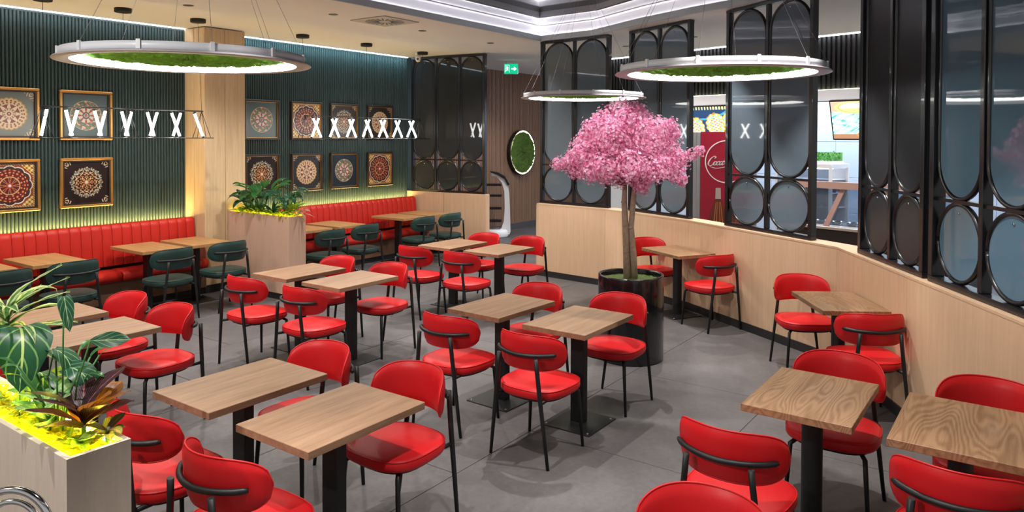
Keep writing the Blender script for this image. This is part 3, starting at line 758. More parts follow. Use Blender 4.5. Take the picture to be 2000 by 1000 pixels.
# ================================================================== PLANTERS, PLANTS
def leaf_mat(name, c, c2, stripes=0, rough=.4, rib=(.5, .6, .3), emit=0, edge=None):
    m = bpy.data.materials.new(name); m.use_nodes = True; N, L = nt(m); b = N['Principled BSDF']
    uv = N.new('ShaderNodeAttribute'); uv.attribute_name = 'luv'; sx = N.new('ShaderNodeSeparateXYZ'); L.new(uv.outputs['Vector'], sx.inputs[0])
    ab = N.new('ShaderNodeMath'); ab.operation = 'ABSOLUTE'; L.new(sx.outputs[1], ab.inputs[0])
    base = N.new('ShaderNodeMix'); base.data_type = 'RGBA'; base.inputs[6].default_value = (*c, 1); base.inputs[7].default_value = (*c2, 1)
    if stripes:
        a = N.new('ShaderNodeMath'); a.operation = 'MULTIPLY_ADD'; a.inputs[1].default_value = -.55; L.new(ab.outputs[0], a.inputs[0]); L.new(sx.outputs[0], a.inputs[2])
        s_ = N.new('ShaderNodeMath'); s_.operation = 'MULTIPLY'; s_.inputs[1].default_value = stripes; L.new(a.outputs[0], s_.inputs[0])
        q = N.new('ShaderNodeMath'); q.operation = 'SINE'; L.new(s_.outputs[0], q.inputs[0])
        g = N.new('ShaderNodeMath'); g.operation = 'GREATER_THAN'; g.inputs[1].default_value = .90; L.new(q.outputs[0], g.inputs[0]); L.new(g.outputs[0], base.inputs[0])
    else:
        tc = N.new('ShaderNodeTexCoord'); n = N.new('ShaderNodeTexNoise'); n.inputs['Scale'].default_value = 40; L.new(tc.outputs['Object'], n.inputs['Vector'])
        r_ = ramp(N, [(.45, (0, 0, 0)), (.6, (1, 1, 1))]); L.new(n.outputs['Fac'], r_.inputs[0]); L.new(r_.outputs[0], base.inputs[0])
    col = base.outputs[2]
    if edge:
        g = N.new('ShaderNodeMath'); g.operation = 'GREATER_THAN'; g.inputs[1].default_value = .55; L.new(ab.outputs[0], g.inputs[0])
        e = N.new('ShaderNodeMix'); e.data_type = 'RGBA'; e.inputs[7].default_value = (*edge, 1); L.new(col, e.inputs[6]); L.new(g.outputs[0], e.inputs[0]); col = e.outputs[2]
    l = N.new('ShaderNodeMath'); l.operation = 'LESS_THAN'; l.inputs[1].default_value = .05; L.new(ab.outputs[0], l.inputs[0])
    k = N.new('ShaderNodeMix'); k.data_type = 'RGBA'; k.inputs[7].default_value = (*rib, 1); L.new(col, k.inputs[6]); L.new(l.outputs[0], k.inputs[0])
    L.new(k.outputs[2], b.inputs['Base Color']); b.inputs['Roughness'].default_value = rough
    tr = N.new('ShaderNodeBsdfTranslucent'); L.new(k.outputs[2], tr.inputs[0]); mx = N.new('ShaderNodeMixShader'); mx.inputs[0].default_value = .5
    L.new(b.outputs[0], mx.inputs[1]); L.new(tr.outputs[0], mx.inputs[2]); L.new(mx.outputs[0], N['Material Output'].inputs[0])
    return m
ML = {
 'drac': leaf_mat('striped_dracaena_leaf', (.06, .16, .05), (.10, .22, .07), 0, .4, (.16, .28, .10), edge=(.50, .58, .26)),
 'aloc': leaf_mat('veined_dark_leaf', (.018, .085, .045), (.16, .32, .13), 22, .35, (.40, .55, .28)),
 'cala': leaf_mat('purple_striped_leaf', (.025, .009, .012), (.25, .10, .12), 60, .35, (.30, .10, .12)),
 'bronze': leaf_mat('bronze_leaf', (.30, .11, .015), (.12, .03, .015), 30, .4, (.42, .17, .04)),
 'aglo': leaf_mat('speckled_pale_leaf', (.10, .26, .10), (.40, .55, .22), 0, .4, (.42, .58, .30)),
 'green': leaf_mat('plain_green_leaf', (.025, .12, .03), (.05, .18, .04), 0, .35, (.10, .26, .08)),
 'deep': leaf_mat('deep_green_leaf', (.015, .075, .04), (.03, .12, .06), 0, .35, (.06, .18, .09)),
 'lime': leaf_mat('lime_leaf', (.25, .42, .03), (.40, .55, .04), 0, .45, (.5, .65, .1)),
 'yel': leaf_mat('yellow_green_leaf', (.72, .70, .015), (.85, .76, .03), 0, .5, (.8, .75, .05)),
 'pink': leaf_mat('pink_edged_leaf', (.30, .20, .12), (.45, .22, .18), 0, .5, (.6, .4, .3), edge=(.62, .36, .30)),
 'fit': leaf_mat('red_veined_leaf', (.05, .13, .05), (.55, .08, .10), 34, .4, (.60, .12, .12)),
}
def leaf_geo(L_, W_, shape, up=1., droop=.6, cup=.25, n=9, mseg=6):
    """leaf from origin along +x, rising then drooping; returns verts grid and luv"""
    P = []; Q = []
    for i in range(n):
        t = i/(n-1)
        if shape == 'lance': w = math.sin(PI*min(1, t*.97+.03))**.8
        elif shape == 'strap': w = (1-t**3)*min(1, .45+t*2.2)
        elif shape == 'heart': w = (math.sin(PI*min(1, (t*.86+.14)))**.55)*(1-t*.25)
        else: w = math.sin(PI*(t*.94+.04))**.6
        w *= W_/2; x = L_*t*math.cos(up*(1-t)-droop*t*.5); z = L_*(math.sin(up)*t-(droop*.75)*t*t)
        row = []; rq = []
        for j in range(mseg+1):
            v = -1+2*j/mseg; yv = v*w; back = 0
            if shape == 'heart' and i == 0: back = -abs(v)*.18*L_
            row.append((x+back, yv, z+cup*abs(v)*w+.02*L_*math.sin(t*9+v*2)*(abs(v)))); rq.append((t, v, 0))
        P.append(row); Q.append(rq)
    return P, Q
def leaf_mesh(name, m, geos):
    """geos: list of (P,Q,Matrix)"""
    mb = MB(); luv = []
    for P, Q, mt in geos:
        mb.grid([[mt@Vector(p) for p in r] for r in P]); luv += [q for r in Q for q in r]
    me = mb.mesh(name, ML[m]); at = me.attributes.new('luv', 'FLOAT_VECTOR', 'POINT'); at.data.foreach_set('vector', [c for q in luv for c in q]); return me
def rosette(label, cat, loc, m, n, L_, W_, shape, up=(.5, 1.3), droop=(.3, 1.), stem=None, name='potted_plant', seed=0, lift=0, az=None, group=None, m2=None, tilt=0):
    rnd = random.Random(seed+31); T = thing(name, label, cat, loc, 0, group)
    for k in range(n):
        a = 2*PI*k*.381966+rnd.random()*.4 if az is None else az[k % len(az)]+rnd.uniform(-.2, .2)
        f = k/max(1, n-1); u = up[1]+(up[0]-up[1])*f; ll = L_*rnd.uniform(.75, 1.1)
        P, Q = leaf_geo(ll, W_*rnd.uniform(.85, 1.1), shape, u, rnd.uniform(*droop))
        z0 = lift*(1-f*.7)
        mt = Matrix.Translation((0, 0, z0))@Matrix.Rotation(a, 4, 'Z')@Matrix.Rotation(rnd.uniform(-.35, .35), 4, 'X')
        if stem:
            sl = stem*rnd.uniform(.6, 1.1); d = Vector((math.cos(a)*.5, math.sin(a)*.5, 1)).normalized()*sl
            MB().tube([(0, 0, 0), d*.5+Vector((0, 0, .02)), d], .0035, 5).build('stem', ML['green'], T)
            mt = Matrix.Translation(d)@Matrix.Rotation(a, 4, 'Z')@Matrix.Rotation(rnd.uniform(-.3, .3), 4, 'X')
        ob('leaf', leaf_mesh('leaf', m2 if (m2 and k % 3 == 2) else m, [(P, Q, mt)]), T)
    if not stem:
        MB().tube([(0, 0, -.05), (0, 0, max(.02, lift))], .008, 6).build('stem', ML['green'], T)
    return T
def one_leaf(label, base, tip_dir, L_, W_, m, shape, stemh, up=.3, droop=.6, roll_=0, name='long_stemmed_plant', bend=(0, 0)):
    T = thing(name, label, 'plant', base)
    top = Vector((bend[0], bend[1], stemh)); MB().tube([(0, 0, 0), (bend[0]*.3, bend[1]*.3, stemh*.55), top], .003, 5).build('stem', ML['green'], T)
    P, Q = leaf_geo(L_, W_, shape, up, droop, .15, 11, 8)
    mt = Matrix.Translation(top)@Matrix.Rotation(tip_dir, 4, 'Z')@Matrix.Rotation(roll_, 4, 'X')
    ob('leaf', leaf_mesh('leaf', m, [(P, Q, mt)]), T); return T
def carpet(name, label, x0, x1, y0, y1, z, n, mats, seed, size=.05, loc_=(0, 0, 0)):
    rnd = random.Random(seed); first_ = True; T = None
    mb = MB(); luv = []
    for k in range(n):
        px, py = rnd.uniform(x0, x1), rnd.uniform(y0, y1); ll = size*rnd.uniform(.5, 1.4)
        sh = rnd.choice(['strap', 'strap', 'lance']); P, Q = leaf_geo(ll, ll*(.14 if sh == 'strap' else .45), sh, rnd.uniform(.1, 1.3), rnd.uniform(.2, 1.4), n=5, mseg=2)
        mt = Matrix.Translation((px, py, z+rnd.uniform(-.01, .012)))@Matrix.Rotation(rnd.uniform(0, 6.3), 4, 'Z')
        mb.grid([[mt@Vector(p) for p in r] for r in P]); luv += [q for r in Q for q in r]
    me = mb.mesh(name, ML[mats]); at = me.attributes.new('luv', 'FLOAT_VECTOR', 'POINT'); at.data.foreach_set('vector', [c for q in luv for c in q])
    o = ob(name, me); return tag(o, label, 'foliage', kind='stuff')
def planter(x0, x1, y0, y1, h, m, label, mend=None):
    T = thing('planter_box', label, 'planter', (x0, y0, 0)); W, D = x1-x0, y1-y0; t = .018
    MB().box(0, 0, .08, t, D, h).build('side_panel', m, T)
    MB().box(W-t, 0, .08, W, D, h).build('side_panel', m, T)
    MB().box(t, 0, .08, W-t, t, h).build('end_panel', mend or m, T)
    MB().box(t, D-t, .08, W-t, D, h).build('end_panel', mend or m, T)
    MB().box(.008, .008, 0, W-.008, D-.008, .08).build('plinth', 'skirt', T)
    MB().box(t, t, h-.16, W-t, D-t, h-.07).build('soil', 'moss', T)
    mb = MB()
    mb.box(t, t, h-.03, t+.006, D-t, h-.018); mb.box(W-t-.006, t, h-.03, W-t, D-t, h-.018); mb.box(t+.006, t, h-.03, W-t-.006, t+.006, h-.018)
    mb.build('light_strip', 'ledyel', T)
    return T
planter(1.035, 1.235, 2.445, 4.9, 1.06, 'grey_ven', 'pale greyish veneer planter box in the lower left corner')
planter(5.79, 6.05, 7.56, 8.84, 1.06, 'pinkp', 'pinkish beige planter box in front of the oak pillar')
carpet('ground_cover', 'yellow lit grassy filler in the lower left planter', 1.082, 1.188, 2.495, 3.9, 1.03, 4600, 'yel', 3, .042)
carpet('ground_cover', 'lime green small leaves in the lower left planter', 1.09, 1.18, 2.50, 3.9, 1.045, 300, 'lime', 4, .045)
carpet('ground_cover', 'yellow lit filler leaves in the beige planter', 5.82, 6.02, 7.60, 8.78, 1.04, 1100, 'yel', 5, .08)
carpet('ground_cover', 'lime green filler leaves in the beige planter', 5.83, 6.02, 7.6, 8.78, 1.05, 500, 'lime', 6, .09)
# front planter plants
rosette('striped green and cream strap leaved plant at the left edge', 'plant', (1.12, 3.12, 1.26), 'drac', 24, .25, .034, 'strap', (.1, 1.45), (.3, 1.2), lift=.16, seed=1)
one_leaf('huge dark green leaf with pale veins at the left edge', (1.12, 3.02, 1.02), R(-100), .20, .21, 'aloc', 'heart', .35, .0, 1.3, R(-10), bend=(0, -.01))
one_leaf('small veined heart leaf held up on a thin stem over the left tables', (1.14, 2.72, 1.02), R(-100), .075, .055, 'aloc', 'heart', .50, -.9, .9, 0, bend=(0, -.02))
one_leaf('narrow veined leaf reaching right over the nearer left table', (1.16, 2.70, 1.02), R(-55), .15, .055, 'aloc', 'lance', .36, .25, .1, R(60), bend=(.01, -.12))
one_leaf('dark veined leaf drooping behind the purple plant', (1.20, 2.86, 1.02), R(-80), .15, .10, 'aloc', 'heart', .22, .2, 1.5, R(20), bend=(0, -.06))
one_leaf('dark green veined leaf just right of the huge leaf', (1.19, 2.98, 1.02), R(-70), .14, .11, 'aloc', 'heart', .27, .0, 1.2, R(-10), bend=(0, -.08))
one_leaf('green veined leaf above the yellow filler', (1.18, 3.10, 1.02), R(-100), .17, .11, 'aloc', 'heart', .17, .2, 1.1, R(-20), bend=(0, -.1))
rosette('dark purple striped plant with bronze lower leaves', 'plant', (1.165, 2.62, 1.06), 'cala', 13, .18, .085, 'lance', (.55, 1.4), (.1, .5), lift=.06, seed=4, m2='bronze')
rosette('pale speckled leafy plant left of the purple plant', 'plant', (1.12, 2.78, 1.05), 'aglo', 8, .14, .065, 'lance', (.7, 1.35), (.1, .5), lift=.07, seed=5)
rosette('second pale speckled plant deeper in the left planter', 'plant', (1.17, 2.88, 1.05), 'aglo', 8, .14, .055, 'lance', (.4, 1.3), (.3, .9), lift=.07, seed=6)
rosette('small red veined green plant at the planter corner', 'plant', (1.195, 2.52, 1.06), 'fit', 10, .075, .035, 'lance', (.2, 1.1), (.3, 1.0), lift=.02, seed=7)
rosette('lime round leaved plant at the planter front corner', 'plant', (1.12, 2.535, 1.055), 'lime', 8, .055, .05, 'heart', (.3, .9), (.3, .9), lift=.01, seed=8)
rosette('lime round leaved plant at the planter far side', 'plant', (1.20, 3.06, 1.06), 'lime', 12, .12, .06, 'lance', (.3, 1.2), (.4, 1.2), lift=.05, seed=9)
rosette('thin twiggy green sprig between the big leaves', 'plant', (1.16, 2.80, 1.02), 'green', 12, .07, .024, 'lance', (.3, 1.2), (.2, .8), stem=.28, seed=10)
lamp('planter_glow', 'AREA', (1.135, 3.2, 1.0), 34, (1, .88, .06), shape='RECTANGLE', size=.14, size_y=1.4, rot=(R(180), 0, 0))
lamp('planter_glow', 'AREA', (5.92, 8.2, 1.0), 14, (1, .85, .12), shape='RECTANGLE', size=.18, size_y=1.1, rot=(R(180), 0, 0))
# far planter plants
rosette('broad dark leaved plant at the left end of the beige planter', 'plant', (5.90, 8.56, 1.05), 'deep', 18, .17, .12, 'heart', (.3, 1.2), (.4, 1.2), stem=.27, seed=11)
rosette('tall broad green leaved plant in the middle of the beige planter', 'plant', (5.93, 8.30, 1.05), 'green', 18, .30, .12, 'lance', (.4, 1.35), (.4, 1.0), stem=.34, seed=12)
rosette('dark bluish drooping leaved plant right of the middle of the beige planter', 'plant', (5.95, 7.82, 1.05), 'deep', 22, .20, .08, 'heart', (.2, 1.0), (.8, 1.5), stem=.36, seed=13)
rosette('spiky aloe like plant left of centre in the beige planter', 'plant', (5.86, 8.30, 1.05), 'green', 18, .22, .04, 'strap', (.4, 1.3), (.1, .4), lift=.04, seed=14)
rosette('spiky aloe like plant right of centre in the beige planter', 'plant', (5.86, 7.98, 1.05), 'deep', 18, .20, .04, 'strap', (.4, 1.3), (.1, .4), lift=.04, seed=15)
rosette('pink tinted spidery plant at the right end of the beige planter', 'plant', (5.98, 7.60, 1.06), 'pink', 20, .19, .02, 'strap', (.2, 1.2), (.5, 1.3), lift=.03, seed=16)
rosette('lime green feathery plant near the right end of the beige planter', 'plant', (5.95, 7.72, 1.06), 'lime', 18, .20, .05, 'lance', (.6, 1.35), (.2, .7), lift=.06, seed=17)
rosette('low lime green plant at the left end of the beige planter', 'plant', (5.89, 8.55, 1.05), 'lime', 14, .13, .05, 'lance', (.4, 1.2), (.2, .8), lift=.03, seed=18)

# ================================================================== CHERRY TREE
TX, TY = 6.235, 3.085
P_ = thing('tree_pot', 'tall glossy black cylindrical pot holding the cherry tree', 'pot', (TX, TY, 0))
MB().lathe([(0, 0), (.295, 0), (.305, .01), (.305, .775), (.302, .787), (.285, .787), (.280, .775), (.280, .70)], 72).build('body', 'potm', P_)
rnd = random.Random(5); Pg = []
for i in range(14):
    r_ = .28*i/13; Pg.append([(r_*math.cos(2*PI*j/48), r_*math.sin(2*PI*j/48), .735+.02*rnd.random()-.01*(i/13)) for j in range(48)]+[(r_, 0, .74)])
MB().grid(Pg).build('moss', 'moss', P_)
TR = thing('cherry_blossom_tree', 'artificial pink cherry blossom tree with twisted bare trunk', 'tree', (TX, TY, .74))
def wob(p0, p1, n, amp, rnd):
    p0, p1 = Vector(p0), Vector(p1)
    return [p0.lerp(p1, i/n)+Vector((rnd.uniform(-amp, amp), rnd.uniform(-amp, amp), 0))*(0 if i in (0,) else 1) for i in range(n+1)]
rt = Vector((.582, -.813, 0)); fw = Vector((.813, .582, 0))
def W3(a, b, c): return rt*(a-.06*min(1, max(0, (c-.6)/.4)))+fw*b+Vector((0, 0, c))
tr1 = [W3(-.03, 0, -.02), W3(-.04, .01, .25), W3(-.055, 0, .5), W3(-.045, .02, .72), W3(-.02, 0, .88)]
tr2 = [W3(.035, .0, -.02), W3(.02, -.02, .22), W3(.0, .01, .48), W3(.03, 0, .70), W3(.075, -.01, .90)]
mb = MB()
mb.tube(tr1, [.040, .033, .030, .027, .022], 10); mb.tube(tr2, [.034, .030, .027, .026, .022], 10)
for p in (tr1[1], tr1[2], tr2[2], tr1[3]): mb.tube([p+W3(0, 0, -.02), p+W3(-.012, -.018, 0), p+W3(0, 0, .025)], [.012, .026, .012], 8)
mb.build('trunk', 'bark', TR)
rnd = random.Random(11); tips = []
# crown lobes in (right, forward, up) relative to crown, measured roughly from the photograph
LOB = [(-.02, 0, 1.53, .17), (-.14, .05, 1.47, .15), (.09, -.05, 1.50, .15), (-.27, -.05, 1.35, .17), (-.12, -.2, 1.30, .22), (.15, -.20, 1.32, .22), (.32, 0, 1.33, .15), (.36, .05, 1.22, .17), (.44, -.05, 1.08, .14), (.59, 0, 1.14, .075), (.66, .0, 1.17, .06), (.48, 0, 1.10, .10), (.43, -.1, .96, .11), (.47, -.1, .90, .07), (-.38, -.1, 1.12, .17), (-.50, -.05, 1.06, .11), (-.60, -.02, 1.04, .08), (-.32, -.18, .98, .13), (-.44, -.1, .98, .09), (-.20, -.25, 1.02, .17), (0, -.28, 1.05, .20), (.20, -.22, 1.02, .17), (.12, -.12, .90, .12), (.10, -.15, .84, .09), (-.05, .0, .93, .13), (.32, -.12, 1.02, .14), (-.3, .22, 1.18, .20), (.0, .27, 1.25, .24), (.28, .25, 1.2, .20), (0, 0, 1.25, .26), (-.25, .05, 1.18, .22), (.22, .05, 1.2, .22), (-.18, .0, .97, .12), (.0, -.15, 1.45, .17), (-.36, .05, 1.26, .11), (.40, 0, 1.42, .08), (.28, 0, 1.42, .10), (-.24, 0, 1.47, .08), (.44, .02, 1.33, .08)]
for a, b, c, r in LOB:
    st = (tr1 if a < .02 else tr2)[-1]; en = W3(a-.03 if False else a, b, c); mid = st.lerp(en, .5)+Vector((0, 0, .03+.05*rnd.random()))
    MB().tube([st, mid, en], [.016, .010, .004], 6).build('branch', 'bark', TR)
def blossom_mesh(name, m, lobes, nper, seed):
    rnd = random.Random(seed); mb = MB()
    for a, b, c, r in lobes:
        ctr = W3(a*1.06, b, c+.03); r = r*.86; nb_ = int(nper*1.25*(r/.2)**2)
        for k in range(nb_):
            d = Vector((rnd.gauss(0, 1), rnd.gauss(0, 1), rnd.gauss(0, 1))).normalized()
            p = ctr+d*r*rnd.uniform(.6, 1.0)*(1+.30*math.sin(d.x*9+d.y*5+a*7)*math.sin(d.z*9+d.y*7+c*5))
            nrm = (d+Vector((rnd.gauss(0, .33), rnd.gauss(0, .33), rnd.gauss(0, .33)))).normalized()
            u = nrm.orthogonal().normalized(); v = nrm.cross(u); s_ = rnd.uniform(.009, .0155); a0 = rnd.uniform(0, 6.3)
            vs = [p]; fs = []
            for q in range(5):
                t = a0+2*PI*q/5
                for dt, rr_, h in ((-.50, .85, .20), (0, 1.05, .40), (.50, .85, .20)):
                    vs.append(p+(u*math.cos(t+dt)+v*math.sin(t+dt))*s_*rr_+nrm*s_*h)
                o_ = 1+3*q; fs += [(0, o_, o_+1), (0, o_+1, o_+2)]
            mb.add(vs, fs, False)
    o = mb.build(name, m, TR); o['kind'] = 'stuff'; return o
def pink(name, c, c2):
    m = mat(name, c, .7, noise=c2, nscale=18); N, L = nt(m); b = N['Principled BSDF']
    tr = N.new('ShaderNodeBsdfTranslucent'); tr.inputs[0].default_value = (*c, 1); mx = N.new('ShaderNodeMixShader'); mx.inputs[0].default_value = .45
    L.new(b.outputs[0], mx.inputs[1]); L.new(tr.outputs[0], mx.inputs[2]); L.new(mx.outputs[0], N['Material Output'].inputs[0]); return m
blossom_mesh('blossom', pink('pink_petal', (.90, .44, .64), (.84, .28, .50)), LOB, 470, 1)
blossom_mesh('blossom', pink('pale_pink_petal', (.93, .70, .85), (.90, .54, .73)), LOB, 330, 2)
blossom_mesh('blossom', pink('deep_pink_petal', (.66, .13, .32), (.78, .26, .47)), [(a, b, c, r*.93) for a, b, c, r in LOB], 120, 3)

# ================================================================== CEILING FITTINGS
for i, (x, y) in enumerate([(5.807, 6.747), (7.392, 6.792), (8.95, 6.819), (10.025, 3.999), (10.444, 5.285), (3.0, 7.6), (4.5, 7.6)]):
    places = ['left of the air vent', 'right of the air vent', 'above the glass partition, near the corner of the cove', 'beyond the glass screens above the drinks fridge', 'beyond the first gap between the glass screens', 'above the left bench', 'near the oak pillar']
    T = thing('ceiling_downlight', 'small dark recessed ceiling downlight '+places[i], 'lamp', (x, y, 3.5), 0, 'recessed downlights')
    MB().lathe([(.035, -.002), (.055, -.004), (.056, -.001), (.035, 0)], 24).build('trim_ring', 'blackg', T)
    MB().lathe([(0, -.0005), (.035, -.0015)], 20).build('lens', 'darkframe', T)
for i, (x, y) in enumerate(SPOTS):
    if x > 0 and i in (2, 5, 1, 4):
        T = thing('ceiling_downlight', ['', 'round spotlight in the dark recessed ceiling above the tree', 'round spotlight in the dark recessed ceiling right of the tree', '', 'round spotlight in the dark recess above the middle tables', 'round spotlight in the dark recess nearest the cove corner'][i], 'lamp', (x, y, 3.955), 0, 'recess spotlights')
        MB().lathe([(.04, -.012), (.06, -.014), (.062, -.001), (.04, -.001)], 24).build('trim_ring', 'blackg', T)
T = thing('ceiling_vent', 'square swirl diffuser air vent in the beige ceiling', 'vent', (6.50, 6.60, 3.5), 0)
MB().bbox(-.30, -.30, -.012, .30, .30, 0, .004).build('plate', mat('vent_plate', (.42, .37, .33), .5), T)
for k in range(22):
    a = 2*PI*k/22; mb = MB().add([(.08, -.006, -.014), (.24, .012, -.014), (.24, .034, -.014), (.08, .008, -.014), (.08, -.006, -.012), (.24, .012, -.012), (.24, .034, -.012), (.08, .008, -.012)], [(0, 1, 2, 3), (7, 6, 5, 4), (0, 4, 5, 1), (1, 5, 6, 2), (2, 6, 7, 3), (3, 7, 4, 0)])
    mb.build('vane', 'black', T, rot=(0, 0, a))
T = thing('security_camera', 'small white dome camera on the ceiling by the far lamp canopy', 'camera', (9.38, 8.72, 3.5))
MB().lathe([(0, 0), (.05, 0), (.05, -.03), (.0, -.03)], 20).build('base', 'white', T)
MB().lathe([(0, -.15), (.03, -.14), (.045, -.11), (.05, -.08), (.04, -.04), (0, -.03)], 20).build('body', 'white', T)
MB().lathe([(0, 0), (.018, 0), (.018, .012), (0, .014)], 14).build('lens', 'blackg', T, (-.036, -.026, -.10), (0, R(-100), R(36)))
# exit sign
T = thing('exit_sign', 'green lit emergency exit sign with running figure and right arrow', 'sign', (11.3, 8.12, 3.35), R(-54.4))
MB().bbox(-.135, -.03, -.10, .135, .03, .10, .004).build('housing', 'white', T)
MB().box(-.128, -.033, -.093, .128, -.03, .093).build('green_panel', mat('exit_green', (.0, .28, .14), .4, emit=(0, .55, .28), es=.9), T)
ew = mat('exit_white', (.9, .95, .9), .4, emit=(.9, 1, .93), es=1.2)
mb = MB()
def flat(mb, pts, y0=-.0365, y1=-.033): mb.loft([[(x, y0, z) for x, z in pts], [(x, y1, z) for x, z in pts]])
flat(mb, [(.005, .012), (.07, .012), (.05, .035), (.068, .035), (.105, 0), (.068, -.035), (.05, -.035), (.07, -.012), (.005, -.012)]); mb.build('arrow', ew, T)
mb = MB(); flat(mb, [(-.115, -.07), (-.115, .07), (-.03, .07), (-.03, -.07), (-.036, -.07), (-.036, .064), (-.109, .064), (-.109, -.07)])
flat(mb, [(-.078+.011*math.cos(t), .042+.011*math.sin(t)) for t in [k*PI/5 for k in range(10)]])
flat(mb, [(-.09, .028), (-.066, .03), (-.060, -.005), (-.052, -.03), (-.062, -.035), (-.073, -.012), (-.085, -.04), (-.104, -.05), (-.106, -.04), (-.092, -.032), (-.084, -.005)])
flat(mb, [(-.066, .03), (-.048, .008), (-.042, .014), (-.06, .034)]); flat(mb, [(-.09, .028), (-.104, .006), (-.098, .002), (-.084, .02)]); mb.build('running_figure', ew, T)
for s_ in (-.09, .09): MB().tube([(s_, 0, .10), (s_, 0, .15)], .003, 5).build('hanger', 'wire', T)

# moss disc on the brown wall
T = thing('moss_wall_disc', 'round moss panel with glowing rim on the brown slatted wall', 'wall decoration', (13.55, 9.49, 1.715), 0)
def ylathe(prof, n=48):
    mb = MB().lathe(prof, n); mb.v = [(x, -z, y) for x, y, z in mb.v]; return mb
ylathe([(0, 0), (.47, 0), (.50, .01), (.50, .10), (.49, .105), (.49, .06), (0, .06)], 56).build('black_rim', 'blackg', T)
ylathe([(.455, .062), (.49, .062), (.49, .085), (.475, .085)], 56).build('light_ring', 'ledhalo', T)
rnd = random.Random(9); P = []
for i in range(22):
    r_ = .462*i/21; P.append([(r_*math.cos(2*PI*j/70), -.07-.05*rnd.random(), r_*math.sin(2*PI*j/70)) for j in range(70)]); P[-1].append(P[-1][0])
MB().grid(P).build('moss', mat('wall_moss', (.02, .05, .008), .9, noise=(.12, .20, .02), nscale=7), T)

# service robot
T = thing('service_robot', 'white tray carrying service robot with black head beside the low wall end', 'robot', (12.15, 9.0, 0), R(-54.4))
prof = [(-.06, .06), (-.02, .05), (.20, .06), (.22, .12), (.205, .6), (.19, .9), (.16, 1.08), (.10, 1.22), (-.05, 1.30), (-.18, 1.33), (-.18, 1.28), (-.06, 1.24), (.04, 1.12), (.09, .95), (.10, .6), (.08, .32), (.03, .18), (-.06, .14)]
mb = MB(); mb.loft([[(x, -.02, z) for x, z in prof], [(x, .19, z) for x, z in prof]]); mb.v = [(x, y-.19 if False else y-.08, z) for x, y, z in mb.v]
mb.build('body_shell', 'white', T)
hp = [(.20, 1.10), (.10, 1.25), (-.04, 1.33), (-.20, 1.36), (-.20, 1.34), (-.05, 1.285), (.09, 1.20), (.165, 1.06)]
MB().loft([[(x, -.125, z) for x, z in hp], [(x, .135, z) for x, z in hp]]).build('display_head', 'blackg', T)
MB().lathe([(0, .0), (.24, 0), (.26, .03), (.26, .13), (.23, .16), (0, .16)], 40, (-.08, 0, 0)).build('wheel_base', 'white', T)
for z in (.32, .58, .84, 1.06):
    t_ = MB().bbox(-.36, -.18, z, .04, .18, z+.02, .005).build('tray', 'black', T)
    MB().box(-.36, -.185, z+.02, .02, -.178, z+.05).build('tray_edge', 'blackg', t_)
for y_ in (-.17, .17): MB().tube([(-.34, y_, .14), (-.34, y_, 1.28)], .009, 8).build('post', 'chrome', T)

# ================================================================== COUNTER AREA behind the right wall
def pline(s, d): p = bkp(s, d); return p
bang = math.atan2(tb[1], tb[0])
# drinks fridge
T = thing('drinks_fridge', 'tall red drinks fridge with round white logo behind the glass screens', 'fridge', (10.39, 3.63, 0), math.atan2(-.86, .5))
FW = .37
fred = mat('fridge_red', (.36, .010, .034), .35)
MB().bbox(-FW-.06, .012, .06, FW+.06, .66, 2.15, .01).build('cabinet', mat('fridge_grey', (.30, .31, .33), .4), T)
MB().box(-FW, -.0, .12, FW, .012, 2.15).build('door_panel', fred, T)
MB().box(-FW-.04, .03, 0, FW+.04, .6, .06).build('plinth', 'skirt', T)
wht = mat('print_white', (.85, .84, .84), .4)
cz_, cxr = 1.72, .0
mb = MB(); ring = []
for k in range(64): t = 2*PI*k/64; ring.append((.31*math.cos(t), .31*math.sin(t), .296*math.cos(t), .296*math.sin(t)))
for k in range(64):
    a, b = ring[k], ring[(k+1) % 64]; flat(mb, [(a[0], a[1]+cz_), (b[0], b[1]+cz_), (b[2], b[3]+cz_), (a[2], a[3]+cz_)], -.004, 0)
mb.build('logo_ring', wht, T)
# script lettering "Coca-Cola" drawn as strokes
def stroke(mb, pts, w, oy=-.006):
    pts = [Vector((p[0], p[1])) for p in pts]
    # catmull-rom
    out = []
    for i in range(len(pts)-1):
        p0, p1, p2, p3 = pts[max(0, i-1)], pts[i], pts[i+1], pts[min(len(pts)-1, i+2)]
        for k in range(5):
            t = k/5; out.append(.5*((2*p1)+(p2-p0)*t+(2*p0-5*p1+4*p2-p3)*t*t+(3*p1-p0-3*p2+p3)*t**3))
    out.append(pts[-1])
    for i in range(len(out)-1):
        d = (out[i+1]-out[i]); 
        if d.length < 1e-6: continue
        ww = w*(.45+.75*abs(d.normalized().y)); ww2 = ww
        n_ = Vector((-d.y, d.x)).normalized(); e = d.normalized()*w*.15
        a, b = out[i]-e, out[i+1]+e
        q = [a+Vector((ww/2, 0)), b+Vector((ww2/2, 0)), b-Vector((ww2/2, 0)), a-Vector((ww/2, 0))]
        if abs(d.normalized().y) < .5: q = [a+n_*w*.25, b+n_*w*.25, b-n_*w*.25, a-n_*w*.25]
        flat(mb, [(p.x, p.y) for p in q], oy, 0)
